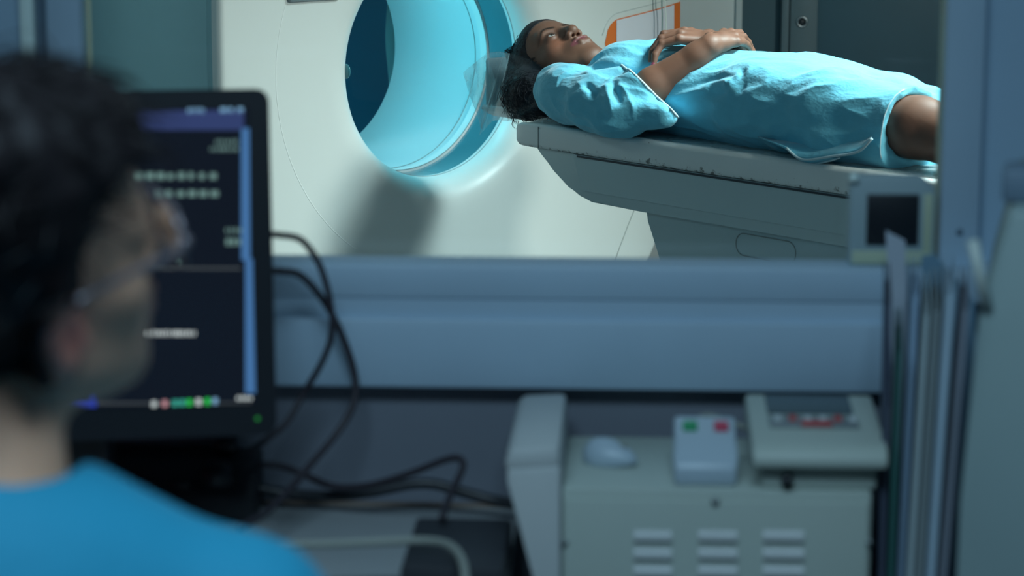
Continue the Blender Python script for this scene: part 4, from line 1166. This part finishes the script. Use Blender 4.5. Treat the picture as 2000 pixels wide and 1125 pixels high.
# things on the cabinet
zc2 = zc_
M_white2 = mat('pale_blue_plastic', (.38, .47, .54), .4)
c = at_z(1192, 905, zc2); hp3 = empty('computer_mouse', (c[0], c[1], zc2), math.radians(-28)); tag(hp3, 'pale pointed computer mouse lying on the vented cabinet', 'mouse')
bm = bmesh.new(); bmesh.ops.create_uvsphere(bm, u_segments=24, v_segments=14, radius=1)
for v in bm.verts:
    x, y, z = v.co; w_ = 1 - .45 * (x * .5 + .5) ** 2
    v.co = Vector((x * .036, y * .026 * w_, max(z, -.35) * .022 * (1 - .35 * x) + .0077))
obj('shell', bm, M_white2, hp3, True)
box('scroll_wheel', (.012, -.002, .022), (.022, .002, .027), M_cable2, hp3, bev=.001)
c = at_z(1378, 950, zc2); ic = empty('hand_control', (c[0], c[1] + .0, zc2)); tag(ic, 'small pale control unit with a green and a red button', 'control unit')
k = (at_y(1440, 950, c[1])[0] - at_y(1316, 950, c[1])[0]) / 2
prism('body', [(0, 0), (0, .024), (.010, .030), (.035, .050), (.085, .064), (.095, .058), (.095, 0)], -k, k, M_white2, ic, 'x', bev=.006)
for nm_, x, col in (('green_button', -.48, (.02, .30, .12)), ('red_button', .52, (.50, .05, .10))):
    sn = math.atan2(.014, .05); bm = bmesh.new(); add_box(bm, (-.0085, -.010, 0), (.0085, .010, .005), .0015)
    bmesh.ops.transform(bm, matrix=Matrix.Translation((x * k, .058, .0555)) @ Matrix.Rotation(sn, 4, 'X'), verts=bm.verts[:]); obj(nm_, bm, mat(nm_, col, .4), ic, True)
c0 = at_z(1485, 955, zc2); c1 = at_z(1712, 955, zc2)
kp = empty('keypad_console', ((c0[0] + c1[0]) / 2, c0[1], zc2)); tag(kp, 'beige keypad console with a dark display at the right end of the cabinet', 'console')
k = (c1[0] - c0[0]) / 2; Y0 = c0[1]
hb = at_y(1600, 908, Y0)[2] - zc2
box('base', (-k, 0, 0), (k, .20, hb), M_case, kp, bev=.006)
h1 = at_y(1600, 880, Y0 - .015)[2] - zc2; ht = at_y(1600, 770, Y0 + .20)[2] - zc2
kk2 = (at_y(1733, 890, Y0)[0] - at_y(1468, 890, Y0)[0]) / 2
prism('lid', [(-.020, hb), (-.020, h1 - .006), (-.006, h1 + .004), (.20, ht), (.212, ht - .01), (.212, hb)], -kk2, kk2, M_case, kp, 'x', bev=.006)
sl = math.atan2(ht - h1 - .004, .206)
def onlid(name, y0, y1, x0, x1, hgt, m, bev=.001):
    bm = bmesh.new(); add_box(bm, (x0, 0, 0), (x1, (y1 - y0) / math.cos(sl), hgt), bev)
    bmesh.ops.transform(bm, matrix=Matrix.Translation((0, y0, h1 + .004 + (y0 + .006) * math.tan(sl))) @ Matrix.Rotation(sl, 4, 'X'), verts=bm.verts[:]); return obj(name, bm, m, kp, True)
onlid('display', .112, .192, -kk2 * .70, kk2 * .62, .002, mat('display_dark', (.06, .09, .10), .25))
onlid('keypad_strip', .058, .100, -kk2 * .70, kk2 * .66, .002, mat('keypad_dark', (.16, .19, .20), .4))
for i, x in enumerate(np.linspace(-.62, .52, 6)):
    onlid('key', .080, .094, kk2 * x, kk2 * (x + .12), .006, mat('key_%s' % ('red' if i in (1, 4) else 'grey'), (.45, .06, .06) if i in (1, 4) else (.5, .55, .56), .4))
onlid('red_key', .060, .074, -kk2 * .22, kk2 * .25, .006, mat('key_red_wide', (.42, .05, .05), .4))
kn_ = at_y(1536, 945, Y0); tube('knob', [(kn_[0] - (c0[0] + c1[0]) / 2, -.012, hb * .42), (kn_[0] - (c0[0] + c1[0]) / 2, .0, hb * .42)], .007, M_black, kp, 12)
tag(tube('console_cable', cr([at_y(1362, 818, 2.96), at_y(1385, 812, 2.965), at_y(1430, 826, 2.96), at_y(1480, 846, 2.95)], 6), .004, M_cable2, None, 8), 'short pale cable behind the small control unit', 'cable')

# ---- device on the sill
sy0 = 3.018
e0 = at_y(1657, 505, sy0); e1 = at_y(1830, 345, sy0)
dv = empty('sill_display', ((e0[0] + e1[0]) / 2, sy0, zs + .004)); tag(dv, 'grey framed wall display with a black square screen on the window sill', 'display')
hx = (e1[0] - e0[0]) / 2; hz = e1[2] - zs - .004; cut = .018
prism('frame', [(-hx, 0), (hx, 0), (hx, hz - cut), (hx - cut, hz), (-hx, hz)], 0, .030, mat('display_frame_grey', (.30, .40, .43), .5), dv, 'y', bev=.003)
b0 = at_y(1691, 478, sy0 - .001); b1 = at_y(1796, 380, sy0 - .001); cxx = (e0[0] + e1[0]) / 2
box('screen', (b0[0] - cxx, -.003, b0[2] - zs - .004), (b1[0] - cxx, .001, b1[2] - zs - .004), M_black, dv, bev=.001)
box('lower_band', (-hx + .004, -.002, .002), (hx - .004, .001, b0[2] - zs - .012), M_gasket, dv, bev=.001)
box('side_band', (b1[0] - cxx + .006, -.002, b0[2] - zs - .012), (hx - .004, .001, hz - cut - .004), M_gasket, dv, bev=.001)
tube('corner_knob', [(-hx + .004, -.006, hz - .002), (-hx + .004, .0, hz - .002)], .006, M_strip, dv, 14)

# ---- folders and papers standing on the side table, at the right
fold_specs = [  # x px at top, y px at top, x px at bottom, depth, width px, colour, label
 (1735, 580, 1722, 2.72, 12, (.05, .065, .10), 'dark folder leaning at the left end of the folder row'),
 (1757, 675, 1740, 2.68, 11, (.025, .11, .10), 'thin green folder, second from the left in the folder row'),
 (1788, 565, 1759, 2.72, 15, (.24, .34, .45), 'narrow pale blue folder, third from the left in the folder row'),
 (1810, 600, 1777, 2.70, 13, (.34, .41, .43), 'narrow whitish folder, fourth from the left in the folder row'),
 (1830, 592, 1795, 2.68, 14, (.20, .24, .25), 'narrow grey green folder, third from the right in the folder row'),
 (1856, 560, 1817, 2.66, 20, (.29, .38, .45), 'broad light blue folder, second from the right in the folder row'),
 (1886, 590, 1842, 2.62, 15, (.17, .19, .23), 'dark grey folder at the right end of the folder row'),
]
DF = .16
for (xt, yt, xb, Y, wd, col, lab) in fold_specs:
    p_t = at_y(xt, yt, Y); p_b = at_y(xb, 1125, Y); dz = p_t[2] - p_b[2]; slx = (p_t[0] - p_b[0]) / dz
    xb0 = p_b[0] + slx * (ZT - p_b[2]); wm = wd / F_PX * Y
    o = empty('document_folder', (xb0, Y, ZT), -math.atan2(xb0, Y) + .02); tag(o, lab, 'folder', 'folders standing beside the vented cabinet')
    Hf = p_t[2] - ZT; t_ = wm / 2; m_ = mat('folder_cover', col, .55, var=.08, vscale=20)
    sk = Matrix.Identity(4); sk[0][2] = slx
    for xa, xb_ in ((-t_, -t_ + .0016), (t_ - .0016, t_)):
        bm = bmesh.new(); add_box(bm, (xa, 0, 0), (xb_, DF, Hf))
        for v in bm.verts:
            if v.co.z > Hf * .5 and v.co.y > .1: v.co.z += .012
        bmesh.ops.transform(bm, matrix=sk, verts=bm.verts[:]); obj('cover', bm, m_, o)
    bm = bmesh.new(); add_box(bm, (-t_ + .0016, .003, .002), (t_ - .0016, DF - .003, Hf - .010))
    bmesh.ops.transform(bm, matrix=sk, verts=bm.verts[:]); obj('pages', bm, mat('folder_pages', tuple(min(1, c_ * 1.2) for c_ in col), .7), o)
# a single sheet of paper standing behind the folders, its top corner cut at a slant
Yp = 2.955; pp = [at_y(x, y, Yp) for x, y in ((1730, 450), (1768, 470), (1772, 720), (1742, 720))]
pb_ = np.array([pp[3] * 1.0, pp[2] * 1.0]); pb_[:, 2] = ZT
outl = [pp[0], pp[1], pp[2], pb_[1], pb_[0], pp[3]]; xo = float(np.mean([p[0] for p in outl]))
ps = empty('paper_sheet', (xo, Yp, ZT)); tag(ps, 'tall white paper sheet standing behind the folders in front of the sill display', 'paper')
prism('sheet', [(p[0] - xo, p[2] - ZT) for p in outl], 0, .0012, mat('paper_white', (.42, .48, .56), .7), ps, 'y')
# blue plastic wallet standing behind the folders, its slanting top showing above them
Yw = 2.93; outl = [at_y(x, y, Yw) for x, y in ((1800, 500), (1826, 496), (1904, 590), (1892, 1100))] 
outl += [np.array([outl[3][0], Yw, ZT]), np.array([at_y(1812, 700, Yw)[0], Yw, ZT])]; xo = float(np.mean([p[0] for p in outl]))
pw = empty('plastic_wallet', (xo, Yw, ZT)); tag(pw, 'blue plastic wallet with a slanting top standing behind the folders', 'wallet')
prism('sleeve', [(p[0] - xo, p[2] - ZT) for p in outl], 0, .003, mat('wallet_blue', (.16, .28, .38), .35), pw, 'y')
# ---- tall grey machine at the right edge
gm = empty('office_machine', (g0[0], ym, 0), -math.atan2(g0[0], ym) - .03); tag(gm, 'tall plain grey machine housing at the right edge of the view', 'machine')
M_mach = mat('machine_grey', (.24, .32, .32), .5, var=.03)
zt_ = g1[2]; zb_ = g0[2]; dx = g1[0] - g0[0]
prism('housing', [(-.025, 0), (.45, 0), (.45, zt_), (dx + .01, zt_), (.0, zb_), (-.012, .9)], 0, .42, M_mach, gm, 'y', bev=.008)
r0 = at_y(1905, 470, ym - .004); r1 = at_y(1928, 600, ym - .004)
tube('edge_trim', [(r0[0] - g0[0] - .002, -.003, r0[2]), (r1[0] - g0[0], -.003, r1[2])], .006, mat('machine_trim', (.42, .48, .45), .5), gm, 8)
q = at_y(1988, 372, ym - .02)
box('handle', (q[0] - g0[0] - .014, .05, zt_), (q[0] - g0[0] + .05, .12, q[2] + .012), M_gap, gm, bev=.006)

# ================================================================== TECHNICIAN
TX, TY = -.375, 1.72
tech = empty('person', (TX, TY, 0)); tag(tech, 'seated person with short dark hair, glasses and blue scrubs seen from behind', 'person')
T0 = np.array([TX, TY, 0])
tpsi, tpit, trol = math.radians(49), math.radians(14), math.radians(20)
f0 = np.array([math.sin(tpsi), math.cos(tpsi), 0]); r0_ = np.array([f0[1], -f0[0], 0]); u0_ = np.array([0, 0, 1.0])
f1 = f0 * math.cos(tpit) + u0_ * math.sin(tpit); c1_ = u0_ * math.cos(tpit) - f0 * math.sin(tpit)
c2_ = c1_ * math.cos(trol) + r0_ * math.sin(trol)
TR = head_frame(f1, c2_); TS = 1.08
TC = at_y(22, 500, 1.74) - T0
SK2 = np.array([.74, .42, .28])
ft2 = Field(TC - np.array([.20, .20, .30]), TC + np.array([.20, .20, .20]), .0032)
PT, UL2, LL2 = sculpt_head(ft2, TC, TR, TS)
# outer ear stands off the head
for a_, r_ in (((.083, -.012, -.018), (.008, .017, .034)),): ft2.ell(PT(*a_), np.array(r_) * TS, TR, .006)
ft2.ell(PT(.092, -.006, -.016), np.array((.006, .009, .022)) * TS, TR, .004, 'sub')
NB = at_y(-8, 1015, 1.70) - T0
ft2.cone(PT(0, -.030, -.06), NB, .054, .056, .03)
V, Q = ft2.mesh(); V = relax(V, Q, 1, .4)
C = np.repeat(SK2[None], len(V), 0); rel = (V - TC) @ TR.T / TS
er = np.exp(-(((rel[:, 0] - .084) / .014) ** 2 + ((rel[:, 2] + .016) / .034) ** 2 + ((rel[:, 1] + .01) / .03) ** 2))[:, None]
C = C * (1 - er) + np.array([.75, .24, .18]) * er
lip = np.clip(1 - (np.minimum(segdist(V, UL2) - .0055 * TS, segdist(V, LL2) - .0065 * TS)) / .003, 0, 1)[:, None]
C = C * (1 - lip) + np.array([.48, .20, .17]) * lip
pv, pq, pc_ = [V], [Q], [C]; off = len(V)
# hands, forearms and lower body in one coarser field
SHR = at_y(470, 1250, 1.70) - T0; SHL = np.array([2 * NB[0] - SHR[0], .02, SHR[2]])
SEAT = .50
fb = Field((-.42, -.30, .0), (.48, 1.02, 1.22), .008)
pel = np.array([NB[0], -.06, SEAT + .12])
for sg, sh in ((1, SHR), (-1, SHL)):
    el = sh + np.array([sg * .05, .10, -.27]); wr_ = np.array([sh[0] - sg * .02, .62, ZD + .055]); 
    fb.chain([sh, el, wr_], [.045, .040, .028], .02)
    hd = wr_ + np.array([-sg * .01, .075, -.012])
    fhd = Field(wr_ - np.array([.10, .05, .06]), wr_ + np.array([.10, .21, .06]), .0034)
    fhd.cone(wr_ - np.array([0, .03, -.004]), wr_, .029, .027, .01)
    mc = [hd + np.array([(k_ - 1.5) * .021, .008 - .005 * abs(k_ - 1.3), .004 - .003 * abs(k_ - 1.3)]) for k_ in range(4)]
    ln = [.9, 1.0, .95, .75] if sg < 0 else [.75, .95, 1.0, .9]
    tp = [[m + np.array([(k_ - 1.5) * .003, .040 * ln[k_], .006]), m + np.array([(k_ - 1.5) * .004, .064 * ln[k_], -.006]), m + np.array([(k_ - 1.5) * .004, .080 * ln[k_], -.020])] for k_, m in enumerate(mc)]
    tx = -sg
    hand(fhd, wr_, mc, tp, [wr_ + np.array([tx * .018, .025, -.004]), wr_ + np.array([tx * .045, .050, -.010]), wr_ + np.array([tx * .058, .078, -.016]), wr_ + np.array([tx * .062, .100, -.022])], .027)
    Vh, Qh = fhd.mesh(); Vh = relax(Vh, Qh, 1, .4); pv.append(Vh); pq.append(Qh + off); pc_.append(np.repeat(SK2[None], len(Vh), 0)); off += len(Vh)
    hip = pel + np.array([sg * .09, .02, -.03]); kn2 = np.array([NB[0] + sg * .14, .42, SEAT + .05]); an = np.array([NB[0] + sg * .15, .40, .09])
    fb.chain([hip, kn2, an], [.085, .060, .042], .03)
fb.chain([pel, np.array([NB[0], -.02, .95]), np.array([NB[0], .0, SHR[2] - .03])], [.14, .13, .12], .05)
fb.cone(SHL, SHR, .05, .05, .05)
V, Q = fb.mesh(); V = relax(V, Q, 1, .4)
pv.append(V); pq.append(Q + off); pc_.append(np.repeat(SK2[None], len(V), 0))
M_skin2 = mat('light_skin', (.5, .3, .2), .5, attr='tint', sss=.15, var=.06, vscale=30)
tb = quad_mesh('body', np.concatenate(pv), np.concatenate(pq), M_skin2, tech); set_tint(tb, np.concatenate(pc_))
# hair
M_hair2 = mat('dark_brown_hair', (.010, .008, .009), .45, bump=.35, bscale=220, bdist=.003, spec=.2)
fq = Field(TC - np.array([.20, .20, .20]), TC + np.array([.20, .20, .24]), .0035)
X, Y, Z = fq.grid(); q = [((X - TC[0]) * TR[i][0] + (Y - TC[1]) * TR[i][1] + (Z - TC[2]) * TR[i][2]) / TS for i in range(3)]
fq.d = (sample(ft2, X, Y, Z) - .008 - .020 * np.clip((q[2] - .02) / .07, 0, 1)).astype(np.float32)
ga = .084 - q[2]; gb = q[1] - (-.004 + .40 * q[2]); kk = .03; hh = np.maximum(kk - np.abs(ga - gb), 0) / kk
gk_ = np.minimum(ga, gb) - hh * hh * kk * .25
gk_ = np.maximum(gk_, (-.046 - q[2]) ); gk_ = np.maximum(gk_, (-.030 - q[2]) - 1.2 * (-.012 - q[1]))
fq.d = np.maximum(fq.d, gk_ * TS * .6).astype(np.float32)
for x in (-.05, -.02, .015, .045): fq.cone(PT(x, .015, .105), PT(x + .01, -.05, .120), .018, .022, .02)
fq.d += .0016 * np.sin(150 * X + 40 * Z) * np.sin(130 * Y - 60 * Z)
# keep the ear free
fq.ell(PT(.090, -.010, -.016), np.array((.022, .020, .036)) * TS, TR, .006, 'sub')
V, Q = fq.mesh(); V = relax(V, Q, 1, .4); quad_mesh('hair', V, Q, M_hair2, tech)
lv, lf = [], []
for i in range(420):
    p = V[rng.integers(0, len(V))]; rl = TR @ (p - TC) / TS
    if rl[2] < .02: continue
    g = norm(p - TC); d_ = norm(TR[1] * .6 * (1 if rl[1] > 0 else -1) + rng.normal(size=3) * .35 + TR[0] * .4); d_ = norm(d_ - g * (d_ @ g) * .8)
    strand([p - g * .002, p + d_ * .012 + g * .004, p + d_ * .026 + g * .005, p + d_ * .038 + g * .003], .0011)
h2 = pyobj('hair_strands', lv, lf, M_hair2, tech); h2['kind'] = 'stuff'
for x in (-1, 1):
    c = PT(x * .032, .0745, -.002); bm = bmesh.new(); bmesh.ops.create_uvsphere(bm, u_segments=16, v_segments=10, radius=.0138 * TS)
    bmesh.ops.translate(bm, vec=Vector(c), verts=bm.verts); e = obj('eye', bm, M_eye, tech, True)
    bm = bmesh.new(); bmesh.ops.create_uvsphere(bm, u_segments=12, v_segments=8, radius=.0066 * TS)
    bmesh.ops.translate(bm, vec=Vector(c + TR[1] * .0088 * TS), verts=bm.verts); obj('iris', bm, M_iris, e, True)
    pts = [PT(x * a, y, z) for a, y, z in ((.014, .091, .020), (.026, .090, .025), (.040, .084, .024), (.050, .074, .017))]
    tube('eyebrow', cr(pts, 4), .003, M_hair2, tech, 6)
# glasses: rims, bridge, temples, lenses
gl = empty('eyeglasses', (TX, TY, 0)); tag(gl, "grey framed eyeglasses worn by the seated person", 'glasses')
M_frame = mat('glasses_frame', (.22, .19, .21), .15, .4); M_lens = glass_mat('glasses_lens', (.80, .80, .84), 1.5)
for x in (-1, 1):
    P = []
    for a_ in np.linspace(0, 2 * math.pi, 28, endpoint=False):
        ca, sa = math.cos(a_), math.sin(a_); ex = math.copysign(abs(ca) ** .7, ca) * .026; ez = math.copysign(abs(sa) ** .7, sa) * .020
        P.append(PT(x * .036 + ex, .110 - .010 * ((x * .036 + ex) / .06) ** 2, -.002 + ez))
    tube('rim', P, .0026, M_frame, gl, 8, True)
    cpt = np.mean(P, 0); vv = [cpt] + P; pyobj('lens', vv, [(0, i + 1, (i + 1) % 28 + 1) for i in range(28)], M_lens, gl)
    tube('temple', cr([PT(x * .063, .100, .006), PT(x * .074, .085, .008), PT(x * .082, .03, .010), PT(x * .086, -.012, .006), PT(x * .084, -.035, -.018)], 5), .0030, M_frame, gl, 8)
    bm = bmesh.new(); bmesh.ops.create_uvsphere(bm, u_segments=10, v_segments=8, radius=.0052); bmesh.ops.translate(bm, vec=Vector(PT(x * .066, .098, .007)), verts=bm.verts[:]); obj('hinge', bm, M_frame, gl, True)
tube('bridge', cr([PT(-.011, .112, .006), PT(0, .115, .009), PT(.011, .112, .006)], 4), .0026, M_frame, gl, 8)
# scrubs
M_scrub = mat('scrubs_blue', (.0, .20, .33), .8, bump=.3, bscale=40, bdist=.006, sheen=.15)
fc = Field((-.46, -.34, .42), (.52, .45, 1.27), .007)
fc.chain([pel, np.array([NB[0], -.02, .95]), np.array([NB[0], .0, SHR[2] - .06])], [.165, .155, .14], .06)
for sg, sh in ((1, SHR), (-1, SHL)):
    fc.cone(NB + np.array([sg * .03, -.01, -.030]), sh, .066, .072, .05)
    fc.chain([sh, sh + np.array([sg * .035, .06, -.16])], [.070, .062], .03)
    fc.cone(sh + np.array([sg * .03, .055, -.15]), sh + np.array([sg * .05, .09, -.24]), .050, .052, .01, 'sub')
fc.cone(NB + np.array([0, -.03, -.04]), np.array([NB[0], -.06, .95]), .075, .12, .06)
fc.cone(PT(0, -.03, -.07), NB + np.array([0, .0, .012]), .066, .066, .012, 'sub')
fc.cone(NB + np.array([0, .02, .012]), NB + np.array([0, .10, -.08]), .058, .02, .02, 'sub')
X, Y, Z = fc.grid(); fc.d += (.002 * np.sin(30 * X + 25 * Z + 3 * np.sin(18 * Y)) * np.sin(26 * Z - 14 * X)).astype(np.float32)
V, Q = fc.mesh(); V = relax(V, Q, 2, .5); quad_mesh('scrub_top', V, Q, M_scrub, tech)
fp_ = Field((-.42, -.30, .05), (.48, .60, .80), .009)
fp_.cone(pel + np.array([-.05, 0, .02]), pel + np.array([.05, 0, .02]), .145, .145, .04)
for sg in (-1, 1):
    hip = pel + np.array([sg * .09, .02, -.03]); kn2 = np.array([NB[0] + sg * .14, .42, SEAT + .05]); an = np.array([NB[0] + sg * .15, .40, .14])
    fp_.chain([hip, kn2, an], [.100, .076, .062], .03)
V, Q = fp_.mesh(); V = relax(V, Q, 2, .5); quad_mesh('scrub_trousers', V, Q, M_scrub, tech)
for sg in (-1, 1):
    bm = bmesh.new(); add_box(bm, (NB[0] + sg * .15 - .045, .33, 0), (NB[0] + sg * .15 + .045, .58, .075), .03, 3); obj('shoe', bm, M_black2, tech, True)
# stool
so = empty('office_stool', (TX + NB[0], TY - .04, 0)); tag(so, 'round dark stool under the seated person', 'stool')
zst = SEAT - .058
tube('seat', [(0, 0, zst - .07), (0, 0, zst - .06), (0, 0, zst - .01), (0, 0, zst)], [.17, .185, .185, .16], M_black2, so, 32)
tube('stem', [(0, 0, .08), (0, 0, zst - .07)], .022, mat('stool_chrome', (.5, .52, .55), .2, 1), so, 16)
for k_ in range(5):
    a_ = 2 * math.pi * k_ / 5 + .3; lg = tube('leg', [(.02 * math.cos(a_), .02 * math.sin(a_), .10), (.25 * math.cos(a_), .25 * math.sin(a_), .06)], [.020, .014], M_black2, so, 10)
    bm = bmesh.new(); bmesh.ops.create_uvsphere(bm, u_segments=12, v_segments=8, radius=.025); bmesh.ops.translate(bm, vec=(.25 * math.cos(a_), .25 * math.sin(a_), .0255), verts=bm.verts[:]); obj('castor', bm, M_black, lg, True)
